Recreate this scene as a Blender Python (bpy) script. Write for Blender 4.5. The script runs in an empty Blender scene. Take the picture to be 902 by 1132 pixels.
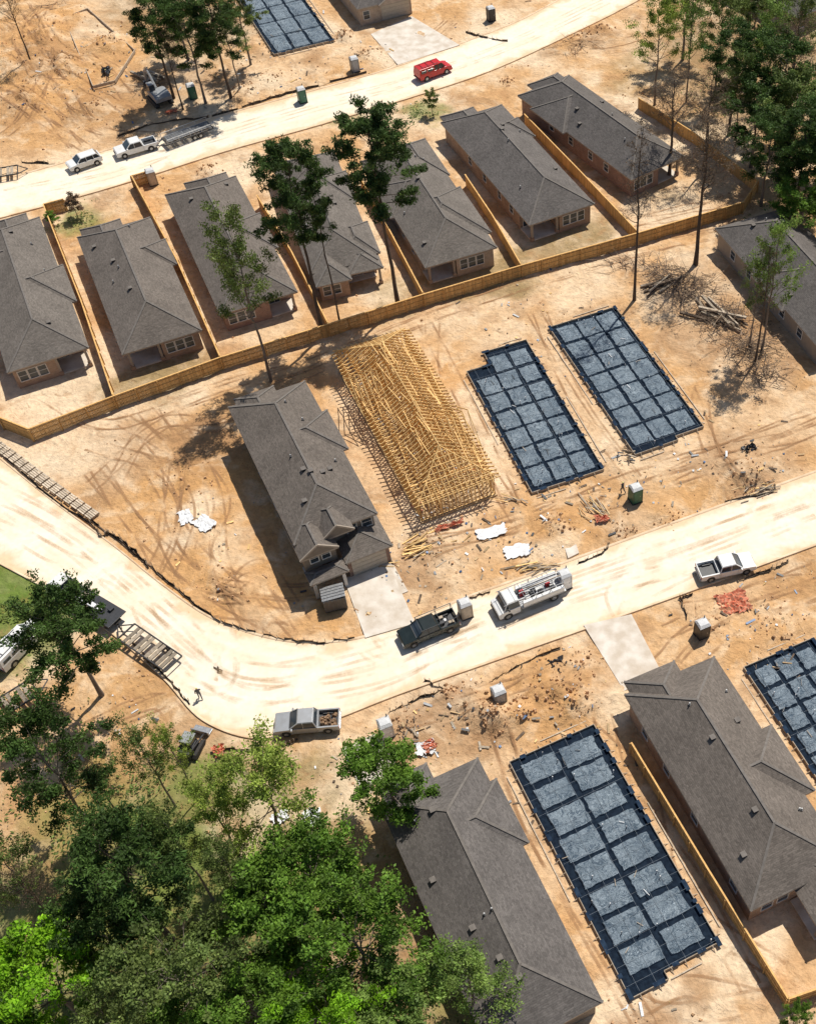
import bpy, math, random
import numpy as np
from mathutils import Vector, Matrix
random.seed(7); RS=np.random.RandomState(7)
sc=bpy.context.scene
CAMH=95.0; F=1300.0; PX,PY=643.0,566.0; TH=math.atan2(1566.0,1300.0)
cT,sT=math.cos(TH),math.sin(TH)
def S(px,py,h=0.0):
    """survey: aerial-survey plan reference -> ground metres (level site)"""
    u=px-PX; v=py-PY
    D=F*sT+v*cT; Fh=F*cT-v*sT
    return Vector((u/D*(CAMH-h),Fh/D*(CAMH-h),0))
# ---------------------------------------------------------------- materials
def N(nt,t,ins=None,**pr):
    n=nt.nodes.new(t)
    for k,v in pr.items(): setattr(n,k,v)
    for k,v in (ins or {}).items():
        if isinstance(v,bpy.types.NodeSocket): nt.links.new(v,n.inputs[k])
        else: n.inputs[k].default_value=v
    return n
def c4(c): return (c[0],c[1],c[2],1)
def mixc(nt,f,a,b,bt='MIX'):
    n=nt.nodes.new('ShaderNodeMix'); n.data_type='RGBA'; n.blend_type=bt
    for i,v in ((0,f),(6,a),(7,b)):
        if isinstance(v,bpy.types.NodeSocket): nt.links.new(v,n.inputs[i])
        else: n.inputs[i].default_value=v
    return n.outputs[2]
def mr(nt,v,a,b,c,d):
    n=N(nt,'ShaderNodeMapRange',{0:v,1:a,2:b,3:c,4:d}); return n.outputs[0]
def newmat(name):
    m=bpy.data.materials.new(name); m.use_nodes=True
    nt=m.node_tree; return m,nt,nt.nodes['Principled BSDF']
def mat(name,c1,c2=None,scale=3.0,rough=.8,bump=0,bscale=None,metal=0,stretch=(1,1,1),trans=0,spec=None,lo=.35,hi=.65):
    m,nt,b=newmat(name); c2=c2 or tuple(x*.75 for x in c1)
    tc=N(nt,'ShaderNodeTexCoord'); mp=N(nt,'ShaderNodeMapping',{0:tc.outputs['Object'],3:stretch})
    no=N(nt,'ShaderNodeTexNoise',{'Vector':mp.outputs[0],'Scale':scale,'Detail':6.0 if not trans else 1.0})
    col=mixc(nt,mr(nt,no.outputs[0],lo,hi,0,1),c4(c1),c4(c2))
    at=N(nt,'ShaderNodeAttribute',attribute_name='tone')
    sc_=N(nt,'ShaderNodeVectorMath',{0:col,3:at.outputs['Fac']},operation='SCALE')
    nt.links.new(sc_.outputs[0],b.inputs['Base Color'])
    b.inputs['Roughness'].default_value=rough; b.inputs['Metallic'].default_value=metal
    if spec is not None: b.inputs['Specular IOR Level'].default_value=spec
    if bump:
        nb=N(nt,'ShaderNodeTexNoise',{'Vector':mp.outputs[0],'Scale':bscale or scale*4,'Detail':5.0})
        bp=N(nt,'ShaderNodeBump',{'Height':nb.outputs[0],'Strength':bump,'Distance':.1})
        nt.links.new(bp.outputs[0],b.inputs['Normal'])
    if trans:
        tr=N(nt,'ShaderNodeBsdfTranslucent',{0:sc_.outputs[0]})
        mx=N(nt,'ShaderNodeMixShader',{0:trans,1:b.outputs[0],2:tr.outputs[0]})
        nt.links.new(mx.outputs[0],nt.nodes['Material Output'].inputs[0])
    return m
M={}
def roofmat(name,c):
    m,nt,b=newmat(name)
    tc=N(nt,'ShaderNodeTexCoord')
    sp=N(nt,'ShaderNodeSeparateXYZ',{0:tc.outputs['Object']})
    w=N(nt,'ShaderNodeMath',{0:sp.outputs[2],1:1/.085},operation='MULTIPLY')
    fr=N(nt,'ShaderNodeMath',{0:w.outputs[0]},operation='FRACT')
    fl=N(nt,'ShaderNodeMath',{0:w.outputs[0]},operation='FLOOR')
    cb=N(nt,'ShaderNodeCombineXYZ',{0:sp.outputs[0],1:sp.outputs[1],2:fl.outputs[0]})
    vo=N(nt,'ShaderNodeTexVoronoi',{'Vector':cb.outputs[0],'Scale':3.2})
    n1=N(nt,'ShaderNodeTexNoise',{'Vector':tc.outputs['Object'],'Scale':.35,'Detail':5.0})
    n2=N(nt,'ShaderNodeTexNoise',{'Vector':tc.outputs['Object'],'Scale':9.0,'Detail':3.0})
    bw=N(nt,'ShaderNodeSeparateColor',{0:vo.outputs['Color']})
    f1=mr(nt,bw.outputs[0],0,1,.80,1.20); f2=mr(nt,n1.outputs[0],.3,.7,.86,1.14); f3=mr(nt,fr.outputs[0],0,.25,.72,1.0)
    f4=mr(nt,n2.outputs[0],.3,.7,.85,1.15)
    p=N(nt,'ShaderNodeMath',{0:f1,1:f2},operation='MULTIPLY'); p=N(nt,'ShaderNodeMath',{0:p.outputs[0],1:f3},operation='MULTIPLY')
    p=N(nt,'ShaderNodeMath',{0:p.outputs[0],1:f4},operation='MULTIPLY')
    at=N(nt,'ShaderNodeAttribute',attribute_name='tone'); p=N(nt,'ShaderNodeMath',{0:p.outputs[0],1:at.outputs['Fac']},operation='MULTIPLY')
    s=N(nt,'ShaderNodeVectorMath',{0:c,3:p.outputs[0]},operation='SCALE')
    nt.links.new(s.outputs[0],b.inputs['Base Color']); b.inputs['Roughness'].default_value=.95
    b.inputs['Specular IOR Level'].default_value=.2
    bp=N(nt,'ShaderNodeBump',{'Height':p.outputs[0],'Strength':.35,'Distance':.03}); nt.links.new(bp.outputs[0],b.inputs['Normal'])
    return m
M['roof']=roofmat('shingles_grey',(.158,.138,.120)); M['roof2']=roofmat('shingles_brown_grey',(.148,.126,.108)); M['roof3']=roofmat('shingles_slate',(.128,.115,.106))
M['ridge']=mat('ridge_cap',(.175,.155,.137),rough=.95)
def brickmat(name,c1,c2,mo):
    m,nt,b=newmat(name); tc=N(nt,'ShaderNodeTexCoord')
    sp=N(nt,'ShaderNodeSeparateXYZ',{0:tc.outputs['Object']})
    ad=N(nt,'ShaderNodeMath',{0:sp.outputs[0],1:sp.outputs[1]},operation='ADD')
    cb=N(nt,'ShaderNodeCombineXYZ',{0:ad.outputs[0],1:sp.outputs[2],2:0.0})
    br=N(nt,'ShaderNodeTexBrick',{'Vector':cb.outputs[0],'Color1':c4(c1),'Color2':c4(c2),'Mortar':c4(mo),'Scale':1.0,'Brick Width':.24,'Row Height':.085,'Mortar Size':.008})
    n=N(nt,'ShaderNodeTexNoise',{'Vector':tc.outputs['Object'],'Scale':1.5,'Detail':5.0})
    s=N(nt,'ShaderNodeVectorMath',{0:br.outputs[0],3:mr(nt,n.outputs[0],.3,.7,.8,1.15)},operation='SCALE')
    nt.links.new(s.outputs[0],b.inputs['Base Color']); b.inputs['Roughness'].default_value=.9
    return m
M['brick_tan']=brickmat('brick_tan',(.38,.25,.17),(.28,.17,.11),(.42,.36,.29))
M['brick_red']=brickmat('brick_red',(.30,.17,.12),(.22,.12,.09),(.4,.35,.3))
M['brick_pale']=brickmat('brick_pale',(.46,.36,.27),(.36,.27,.20),(.48,.42,.35))
M['siding']=mat('siding_beige',(.50,.42,.34),(.44,.37,.30),2,.7)
M['siding_dk']=mat('siding_taupe',(.22,.18,.145),(.19,.155,.12),2,.7)
M['siding_md']=mat('siding_greige',(.34,.28,.22),(.30,.25,.20),2,.7)
M['fascia']=mat('fascia_paint',(.36,.30,.24),(.30,.25,.20),2,.6)
M['trim']=mat('white_trim',(.72,.70,.66),(.62,.6,.56),3,.5)
M['glass']=mat('window_glass',(.025,.035,.045),(.06,.075,.09),.7,.08)
M['door']=mat('garage_door_paint',(.50,.44,.36),(.42,.37,.3),3,.5)
M['doord']=mat('front_door_stain',(.09,.05,.03),(.06,.035,.02),6,.4,stretch=(1,1,.1))
M['conc']=mat('pale_concrete',(.68,.62,.54),(.52,.44,.35),.7,.9,.3)
M['dark']=mat('black_plastic',(.02,.021,.024),(.035,.036,.04),5,.5)
M['rubber']=mat('tyre_rubber',(.02,.02,.02),(.05,.042,.035),6,.85)
M['metal']=mat('bare_metal',(.42,.43,.44),(.28,.28,.28),6,.35,metal=.6)
M['vent']=mat('vent_lead',(.45,.45,.44),(.3,.3,.3),6,.5)
M['fence']=mat('fence_cedar',(.68,.41,.15),(.50,.29,.10),5,.85,stretch=(1,1,.15))
M['lumber']=mat('framing_lumber',(.86,.58,.25),(.68,.43,.16),3,.8)
M['osb']=mat('sheathing_board',(.60,.42,.23),(.45,.31,.16),9,.85)
M['oldwood']=mat('weathered_wood',(.46,.38,.29),(.30,.24,.17),4,.9)
M['stick']=mat('dead_branches',(.17,.12,.08),(.09,.062,.042),3,.9)
M['silt']=mat('silt_fabric',(.028,.024,.02),(.16,.11,.07),.6,.8)
M['sheet']=mat('white_sheeting',(.78,.78,.77),(.6,.6,.6),2,.5,.6)
M['orange']=mat('orange_netting',(.62,.13,.06),(.52,.28,.17),5,.7,.6)
M['paint_white']=mat('car_paint_white',(.74,.74,.73),(.66,.65,.62),1.5,.25)
M['paint_red']=mat('car_paint_red',(.55,.02,.02),(.45,.02,.02),1.5,.25)
M['paint_green']=mat('car_paint_dark_green',(.004,.010,.010),(.010,.018,.018),1.5,.25)
M['paint_silver']=mat('car_paint_silver',(.40,.41,.42),(.34,.34,.34),1.5,.3,metal=.3)
M['lamp_red']=mat('tail_lamp',(.35,.01,.01),rough=.2); M['lamp_w']=mat('head_lamp',(.7,.7,.68),rough=.15)
M['dirtload']=mat('soil_load',(.30,.19,.11),(.2,.12,.07),3,.95,.8)
M['tan_pl']=mat('tan_plastic',(.45,.38,.30),rough=.5); M['green_pl']=mat('green_plastic',(.03,.13,.08),rough=.45); M['grey_pl']=mat('grey_plastic',(.30,.31,.32),rough=.5); M['blue_pl']=mat('blue_plastic',(.05,.13,.28),rough=.45)
M['cable']=mat('tendon_sheath',(.18,.21,.24),(.12,.15,.18),3,.6)
M['yellow']=mat('machine_yellow',(.55,.33,.03),(.4,.25,.05),3,.5)
M['bark']=mat('tree_bark',(.11,.078,.055),(.06,.044,.034),2,.95,.8,stretch=(1,1,.2))
M['bark_pale']=mat('tree_bark_grey',(.22,.18,.145),(.12,.095,.075),2,.95,.8,stretch=(1,1,.2))
M['clod']=mat('clay_clods',(.56,.34,.18),(.40,.24,.13),.3,.95)
def leafm(n,c): M[n]=mat(n,c,(c[0]*.6,c[1]*.68,c[2]*.65),.45,.6,trans=.35,spec=.25)
leafm('leaf_pine',(.095,.155,.040)); leafm('leaf_dark',(.085,.150,.032)); leafm('leaf_oak',(.16,.28,.035)); leafm('leaf_spring',(.36,.45,.08))
leafm('leaf_lime',(.25,.48,.02)); leafm('leaf_olive',(.19,.25,.065)); leafm('leaf_pale',(.25,.36,.08)); leafm('leaf_brown',(.22,.145,.09))
def polym():
    m,nt,b=newmat('wrinkled_poly_sheet'); tc=N(nt,'ShaderNodeTexCoord')
    n0=N(nt,'ShaderNodeTexNoise',{'Vector':tc.outputs['Object'],'Scale':1.1,'Detail':3.0})
    v=N(nt,'ShaderNodeVectorMath',{0:n0.outputs['Color'],3:2.2},operation='SCALE')
    a=N(nt,'ShaderNodeVectorMath',{0:tc.outputs['Object'],1:v.outputs[0]},operation='ADD')
    n1=N(nt,'ShaderNodeTexNoise',{'Vector':a.outputs[0],'Scale':1.7,'Detail':6.0,'Roughness':.68,'Distortion':1.4})
    n2=N(nt,'ShaderNodeTexNoise',{'Vector':tc.outputs['Object'],'Scale':.35,'Detail':2.0})
    ab=N(nt,'ShaderNodeMath',{0:n1.outputs[0],1:.5},operation='SUBTRACT'); ab=N(nt,'ShaderNodeMath',{0:ab.outputs[0]},operation='ABSOLUTE')
    vein=mr(nt,ab.outputs[0],0,.022,1,0); body=mr(nt,n1.outputs[0],.40,.66,.05,.5)
    ad=N(nt,'ShaderNodeMath',{0:vein,1:body},operation='MAXIMUM')
    f=N(nt,'ShaderNodeMath',{0:ad.outputs[0],1:mr(nt,n2.outputs[0],.3,.7,.5,1.1)},operation='MULTIPLY')
    col=mixc(nt,f.outputs[0],(.045,.075,.11,1),(.47,.55,.60,1))
    nt.links.new(col,b.inputs['Base Color']); b.inputs['Roughness'].default_value=.42; b.inputs['Specular IOR Level'].default_value=.35
    bp=N(nt,'ShaderNodeBump',{'Height':n1.outputs[0],'Strength':.9,'Distance':.25}); nt.links.new(bp.outputs[0],b.inputs['Normal'])
    return m
M['poly']=polym(); M['trench']=mat('trench_poly',(.005,.010,.020),(.012,.022,.038),2.5,.8,.3,spec=.08)
# ---------------------------------------------------------------- mesh builder
class MB:
    def __init__(s): s.v=[];s.f=[];s.m=[];s.t=[];s.mats=[]
    def mi(s,k):
        if k not in s.mats: s.mats.append(k)
        return s.mats.index(k)
    def poly(s,pts,k,tone=1.):
        n=len(s.v); s.v+= [tuple(p) for p in pts]; s.t+=[tone]*len(pts); s.f.append(tuple(range(n,n+len(pts)))); s.m.append(s.mi(k))
    def hexa(s,p,k,tone=1.):
        n=len(s.v); s.v+=[tuple(q) for q in p]; s.t+=[tone]*8; i=s.mi(k)
        for f in ((0,3,2,1),(4,5,6,7),(0,1,5,4),(1,2,6,5),(2,3,7,6),(3,0,4,7)):
            s.f.append(tuple(n+a for a in f)); s.m.append(i)
    def box(s,x0,x1,y0,y1,z0,z1,k,tone=1.):
        s.hexa([(x0,y0,z0),(x1,y0,z0),(x1,y1,z0),(x0,y1,z0),(x0,y0,z1),(x1,y0,z1),(x1,y1,z1),(x0,y1,z1)],k,tone)
    def frus(s,a,z0,b,z1,k,tone=1.):
        s.hexa([(a[0],a[2],z0),(a[1],a[2],z0),(a[1],a[3],z0),(a[0],a[3],z0),(b[0],b[2],z1),(b[1],b[2],z1),(b[1],b[3],z1),(b[0],b[3],z1)],k,tone)
    def bar(s,p,q,w,h,k,tone=1.,up=Vector((0,0,1))):
        p=Vector(p);q=Vector(q); d=(q-p)
        if d.length<1e-5:return
        d.normalize()
        if abs(d.dot(up))>.98: up=Vector((1,0,0))
        a=d.cross(up).normalized()*w/2; b=a.cross(d).normalized()*h/2
        s.hexa([p-a-b,p+a-b,p+a+b,p-a+b,q-a-b,q+a-b,q+a+b,q-a+b],k,tone)
    def tube(s,pts,rad,n,k,tone=1.,cap=True):
        base=len(s.v); i=s.mi(k); P=[Vector(p) for p in pts]
        for j,p in enumerate(P):
            d=(P[min(j+1,len(P)-1)]-P[max(j-1,0)]).normalized()
            up=Vector((0,0,1)) if abs(d.z)<.9 else Vector((1,0,0))
            a=d.cross(up).normalized(); b=a.cross(d)
            for q in range(n):
                t=2*math.pi*q/n; s.v.append(tuple(p+(a*math.cos(t)+b*math.sin(t))*rad[j])); s.t.append(tone)
        for j in range(len(P)-1):
            for q in range(n):
                s.f.append((base+j*n+q,base+j*n+(q+1)%n,base+(j+1)*n+(q+1)%n,base+(j+1)*n+q)); s.m.append(i)
        if cap:
            s.f.append(tuple(base+q for q in range(n))); s.m.append(i)
            s.f.append(tuple(base+(len(P)-1)*n+q for q in reversed(range(n)))); s.m.append(i)
    def prism(s,prof,y0,y1,k,tone=1.):
        n=len(prof); b=len(s.v); i=s.mi(k)
        s.v+=[(x,y0,z) for x,z in prof]+[(x,y1,z) for x,z in prof]; s.t+=[tone]*2*n
        for j in range(n): s.f.append((b+j,b+(j+1)%n,b+n+(j+1)%n,b+n+j)); s.m.append(i)
        s.f.append(tuple(b+j for j in reversed(range(n)))); s.f.append(tuple(b+n+j for j in range(n))); s.m+=[i,i]
    def mesh(s,name):
        me=bpy.data.meshes.new(name); me.from_pydata(s.v,[],s.f)
        for k in s.mats: me.materials.append(M[k])
        me.polygons.foreach_set('material_index',s.m)
        a=me.attributes.new('tone','FLOAT','POINT'); a.data.foreach_set('value',s.t); me.update(); return me
    def obj(s,name,loc=(0,0,0),rz=0,parent=None,bevel=0):
        o=bpy.data.objects.new(name,s.mesh(name)); sc.collection.objects.link(o); o.location=loc; o.rotation_euler=(0,0,rz)
        if parent: o.parent=parent
        if bevel:
            bm=o.modifiers.new('bevel','BEVEL'); bm.width=bevel; bm.segments=2; bm.limit_method='ANGLE'; bm.angle_limit=math.radians(35)
        return o
def empty(name,loc,rz=0):
    o=bpy.data.objects.new(name,None); sc.collection.objects.link(o); o.location=loc; o.rotation_euler=(0,0,rz); return o
# ---------------------------------------------------------------- roads data
def cr(pts,n=8):
    P=[Vector(p) for p in pts]; P=[2*P[0]-P[1]]+P+[2*P[-1]-P[-2]]; out=[]
    for i in range(1,len(P)-2):
        for k in range(n):
            t=k/n; a,b,c,d=P[i-1],P[i],P[i+1],P[i+2]
            out.append(.5*((2*b)+(c-a)*t+(2*a-5*b+4*c-d)*t*t+(3*b-a-3*c+d)*t**3))
    out.append(P[-2]); return out
R1=[((-80,262),(-80,222)),((0,240),(0,200)),((60,224),(50,186)),((150,198),(130,163)),((250,166),(230,132)),((350,138),(325,106)),((450,108),(425,78)),((540,78),(510,48)),((620,42),(580,20)),((700,2),(650,-20)),((770,-40),(710,-64))]
R2=[((-90,575),(-80,445)),((0,622),(0,508)),((60,655),(60,556)),((125,700),(125,604)),((180,748),(180,648)),((225,795),(235,685)),((290,815),(305,708)),((360,797),(368,711)),((440,766),(428,698)),((540,731),(510,664)),((640,696),(600,632)),((760,653),(720,588)),((902,601),(870,534)),((1020,558),(990,490))]
roads=[]
for R in (R1,R2):
    roads.append((cr([S(*a) for a,b in R]),cr([S(*b) for a,b in R])))
# ---------------------------------------------------------------- building footprints
def rect3(A,B,C,h,wo=None):
    a=S(*A,h);b=S(*B,h);c=S(*C,h); d=(a-b); L=d.length; d.normalize(); x=Vector((d.y,-d.x,0)); return [b,math.atan2(-d.x,d.y),wo or (c-b).dot(x),L,h]
HS={}
HS['h0']=rect3((-38,262),(8,412),(100,388),3.0)
HS['h1']=rect3((85,262),(135,392),(225,368),3.0)
HS['h2']=rect3((182,215),(243,348),(328,320),3.0)
HS['h3']=rect3((300,180),(342,303),(430,282),3.0,8.6)
HS['h4']=rect3((398,178),(470,296),(545,266),3.0)
HS['h5']=rect3((487,135),(585,249),(655,222),3.0)
HS['h6']=rect3((572,105),(698,199),(768,180),3.0)
HS['h7']=rect3((790,252),(905,385),(985,350),3.0)
HS['h8']=rect3((252,450),(325,603),(425,581),5.3)
HS['h9']=rect3((368,388),(462,560),(553,533),3.0)
HS['h10']=rect3((690,768),(830,1008),(902,968),3.4,9.3)
p=S(418,888,3.2); d=Vector((.46,-.888,0)); HS['h11']=[p+d*23,math.radians(27.4),9.2,23,3.2]
HS['h12']=[S(398,30,0),math.radians(28),9.6,20,3.0]
HS['h13']=[S(880,40,0),math.radians(40),10,22,3.0]
def slabrect(A,B,C): return rect3(A,B,C,0.2)
SL={'s1':slabrect((510,400),(588,545),(665,515)),'s2':slabrect((607,362),(702,503),(778,472)),'s3':slabrect((563,843),(697,1105),(812,1072)),
    's4':slabrect((822,738),(945,925),(1030,890)),'s5':slabrect((245,-30),(303,60),(370,45))}
# ---------------------------------------------------------------- ground
TB=RS.rand(256,256)
def vn(x,y,s=0):
    x=x+s*17.3;y=y+s*31.7; xi=np.floor(x).astype(int); yi=np.floor(y).astype(int); fx=x-xi; fy=y-yi
    fx=fx*fx*(3-2*fx); fy=fy*fy*(3-2*fy); g=lambda a,b:TB[a&255,b&255]
    return (g(xi,yi)*(1-fx)+g(xi+1,yi)*fx)*(1-fy)+(g(xi,yi+1)*(1-fx)+g(xi+1,yi+1)*fx)*fy
def fbm(x,y,s=0,o=4):
    r=0;a=.5;t=0
    for i in range(o): r=r+a*vn(x*2**i,y*2**i,s+i); t+=a; a*=.5
    return r/t
GS=.42
ix=np.arange(-120,70.01,GS); iy=np.arange(12,215,GS)
gx=np.concatenate([[-2500,-1200,-600,-300,-180,-145],ix,[90,130,200,400,900,2500]]); gy=np.concatenate([[-2000,-900,-400,-150,-60,-20,0],iy,[225,245,280,350,500,900,1800,4000]])
X,Y=np.meshgrid(gx,gy); X=X.ravel(); Y=Y.ravel()
def roadmask(X,Y,pad=0.):
    m=np.full(X.shape,1e9)
    for a,b in roads:
        for p,q in zip(a[::2],b[::2]):
            c=(p+q)/2; hw=(p-q).length/2
            m=np.minimum(m,np.hypot(X-c.x,Y-c.y)-hw)
    return m
rd=roadmask(X,Y)
def rectd(X,Y,r):
    b,an,w,L=r[:4]; ca,sa=math.cos(an),math.sin(an); dx=X-b.x;dy=Y-b.y; lx=dx*ca+dy*sa; ly=-dx*sa+dy*ca
    return np.maximum(np.maximum(-lx,lx-w),np.maximum(-ly,ly-L))
bd=np.full(X.shape,1e9)
for r in list(HS.values())+list(SL.values()): bd=np.minimum(bd,rectd(X,Y,r))
ss=lambda x:np.clip(x,0,1)**2*(3-2*np.clip(x,0,1))
mask=ss((rd-.2)/2.2)*ss((bd-.1)/1.6)
Z=-.07+mask*((fbm(X*.25,Y*.25,1)-.35)*.42+(fbm(X*1.3,Y*1.3,5,3)-.5)*.26)
mounds=[(240,655,3,.7),(200,520,3,.4),(530,790,2.2,.9),(600,765,2.5,1.0),(640,775,2,.8),(500,765,1.5,.5),(620,580,2,.8),(820,520,3,.9),(835,540,2,.6),(740,575,1.6,.8),(480,600,2,.5),(550,800,1.2,.8),(575,790,1.3,.9),
 (450,800,1.5,.5),(640,45,3,1.0),(665,35,2,.8),(20,60,6,1.2),(60,30,5,1.1),(75,75,4,1.0),(100,120,3,.9),(30,110,4,1.0),(860,690,2.5,.6),(790,690,2,.5),(165,745,2,.5),(120,50,3,1.2),(230,190,1.6,.8),(330,430,2,.4),(560,90,1,.3),(410,60,2,.6),(690,590,2,.6),(780,20,2,.5),(870,250,2,.5),(640,740,2.5,.6),(380,40,1.5,.9),(270,100,2,.7),(300,85,2,.6)]
for a,b,r,h in mounds:
    c=S(a,b); d=np.hypot(X-c.x,Y-c.y)/(r*(.7+.6*fbm(X*.4,Y*.4,9))); Z+=mask*h*np.exp(-d*d)*(.4+1.2*fbm(X*.9,Y*.9,3))
far=(np.abs(X)>150)|(Y>230)|(Y<5); Z[far]=-.15
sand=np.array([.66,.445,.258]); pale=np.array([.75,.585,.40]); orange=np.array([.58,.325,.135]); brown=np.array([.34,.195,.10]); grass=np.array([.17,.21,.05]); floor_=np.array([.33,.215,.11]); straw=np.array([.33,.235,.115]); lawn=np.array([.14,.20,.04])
n1=fbm(X*.09,Y*.09,11)
C=sand[None]+(pale-sand)[None]*ss((n1-.43)*5)[:,None]
C=C+(orange-C)*(ss((fbm(X*.13,Y*.13,21)-.45)*5)*.75)[:,None]
C=C+(brown-C)*(ss((fbm(X*.3,Y*.3,61)-.60)*7)*.5)[:,None]
zones=[(250,540,9,orange,.75),(200,500,8,orange,.8),(300,620,8,orange,.85),(170,620,7,orange,.8),(200,660,6,orange,.85),(130,500,5,sand,.6),(340,670,5,orange,.8),(215,575,3.5,pale,.95),(270,600,3,pale,.6),(90,480,7,pale,.6),(160,490,5,brown,.35),(110,530,4,brown,.3),
 (60,100,16,orange,.85),(30,40,14,orange,.85),(50,70,6,brown,.5),(10,130,5,brown,.35),(130,110,7,brown,.5),(250,90,5,brown,.55),(200,90,6,brown,.5),(100,40,3,pale,.7),(400,90,3,sand,.8),
 (200,760,6,brown,.45),(150,790,6,orange,.75),(110,740,5,orange,.65),(500,790,5,brown,.4),(600,770,6,orange,.85),(640,750,5,brown,.35),(450,820,4,brown,.4),(840,660,8,orange,.75),(870,640,5,brown,.35),(780,670,4,pale,.4),(660,820,5,orange,.6),
 (560,570,4,orange,.6),(640,570,5,orange,.8),(470,620,4,brown,.4),(820,520,6,brown,.5),(760,560,4,orange,.7),(790,340,9,brown,.45),(830,400,7,brown,.45),(690,580,4,brown,.35),(860,470,5,sand,.8),(540,350,6,pale,.4),(650,300,5,pale,.6),(720,440,4,orange,.6),(480,420,3,orange,.6),
 (220,495,4,brown,.55),(310,415,3,brown,.55),(235,480,3,brown,.5),  # cast shadows of the lot's tall trees, painted brown into the ground colour
 (85,240,3.6,grass,.8),(60,255,2.5,grass,.6),(467,125,3,grass,.7),(375,135,2,grass,.4),(100,180,3,orange,.3),
 (185,415,4,straw,.85),(150,425,4,straw,.8),(215,400,2.5,straw,.8),(560,300,4,straw,.9),(500,310,4,straw,.85),(600,270,5,straw,.9),(640,255,4,straw,.85),(440,330,3,straw,.6),(300,360,4,pale,.5),(60,440,6,pale,.8),(735,230,6,pale,.7),(710,215,4,straw,.4),
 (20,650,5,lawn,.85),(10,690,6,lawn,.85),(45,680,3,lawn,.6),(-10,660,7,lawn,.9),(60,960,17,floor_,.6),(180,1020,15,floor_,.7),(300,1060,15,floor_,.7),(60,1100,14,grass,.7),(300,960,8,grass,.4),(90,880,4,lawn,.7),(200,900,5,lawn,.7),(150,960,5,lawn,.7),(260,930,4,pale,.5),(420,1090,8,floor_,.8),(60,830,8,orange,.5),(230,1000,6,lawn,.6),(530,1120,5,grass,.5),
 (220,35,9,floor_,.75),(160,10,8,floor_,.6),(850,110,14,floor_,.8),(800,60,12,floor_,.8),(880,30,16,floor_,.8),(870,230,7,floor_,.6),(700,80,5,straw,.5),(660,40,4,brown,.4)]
wx=X+(fbm(X*.22,Y*.22,31)-.5)*9; wy=Y+(fbm(X*.22,Y*.22,37)-.5)*9
for a,b,r,c,s in zones:
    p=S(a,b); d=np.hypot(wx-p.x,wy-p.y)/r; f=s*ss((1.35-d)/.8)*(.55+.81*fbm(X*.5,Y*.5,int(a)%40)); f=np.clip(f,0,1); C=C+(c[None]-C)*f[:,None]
Cf=grass*.6+floor_*.4
ff=ss((np.maximum(np.abs(X+25)-95,np.abs(Y-110)-105))/15)
C=C+(Cf[None]-C)*ff[:,None]
nx=len(gx);ny=len(gy); idx=np.arange(nx*ny).reshape(ny,nx)
ZG=Z.reshape(ny,nx)[7:7+len(iy),6:6+len(ix)]
def gz(x,y):
    fx=(x+120)/GS; fy=(y-12)/GS; i=int(fx); j=int(fy)
    if i<0 or j<0 or i>=len(ix)-1 or j>=len(iy)-1: return 0.
    return float(max(ZG[j,i],ZG[j,i+1],ZG[j+1,i],ZG[j+1,i+1]))
fc=np.stack([idx[:-1,:-1],idx[:-1,1:],idx[1:,1:],idx[1:,:-1]],-1).reshape(-1,4)
me=bpy.data.meshes.new('ground'); me.vertices.add(nx*ny); me.vertices.foreach_set('co',np.stack([X,Y,Z],-1).ravel())
me.loops.add(fc.size); me.loops.foreach_set('vertex_index',fc.ravel().astype(np.int32)); me.polygons.add(len(fc)); me.polygons.foreach_set('loop_start',np.arange(0,fc.size,4,dtype=np.int32))
me.update(); me.validate()
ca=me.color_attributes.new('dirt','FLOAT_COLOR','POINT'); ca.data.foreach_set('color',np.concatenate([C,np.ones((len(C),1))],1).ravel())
me.polygons.foreach_set('use_smooth',np.ones(len(me.polygons),bool))
gr=bpy.data.objects.new('ground',me); sc.collection.objects.link(gr)
def groundmat():
    m,nt,b=newmat('construction_dirt'); tc=N(nt,'ShaderNodeTexCoord'); o=tc.outputs['Object']
    at=N(nt,'ShaderNodeAttribute',attribute_name='dirt')
    n1=N(nt,'ShaderNodeTexNoise',{'Vector':o,'Scale':.28,'Detail':9.0,'Roughness':.62,'Distortion':.6}); n2=N(nt,'ShaderNodeTexNoise',{'Vector':o,'Scale':1.6,'Detail':8.0,'Roughness':.65})
    n4=N(nt,'ShaderNodeTexNoise',{'Vector':o,'Scale':.75,'Detail':7.0,'Roughness':.6,'Distortion':1.5})
    col=mixc(nt,mr(nt,n1.outputs[0],.50,.66,0,.6),at.outputs['Color'],(.80,.62,.42,1))
    sp=N(nt,'ShaderNodeSeparateColor',{0:at.outputs['Color']}); veg=mr(nt,sp.outputs[0],.22,.5,0.15,1)
    col=mixc(nt,veg,at.outputs['Color'],col)
    dk=mr(nt,n1.outputs[0],.30,.46,.6,0); col=mixc(nt,dk,col,(.42,.225,.10,1))
    dk2=mr(nt,n4.outputs[0],.28,.42,.5,0); col=mixc(nt,dk2,col,(.34,.19,.095,1))
    f=mr(nt,n2.outputs[0],.3,.68,.80,1.12)
    s=N(nt,'ShaderNodeVectorMath',{0:col,3:f},operation='SCALE')
    nt.links.new(s.outputs[0],b.inputs['Base Color']); b.inputs['Roughness'].default_value=.97; b.inputs['Specular IOR Level'].default_value=.1
    h=N(nt,'ShaderNodeMath',{0:n2.outputs[0],1:n4.outputs[0]},operation='ADD')
    bp=N(nt,'ShaderNodeBump',{'Height':h.outputs[0],'Strength':.75,'Distance':.35}); nt.links.new(bp.outputs[0],b.inputs['Normal'])
    return m
me.materials.append(groundmat())
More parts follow.
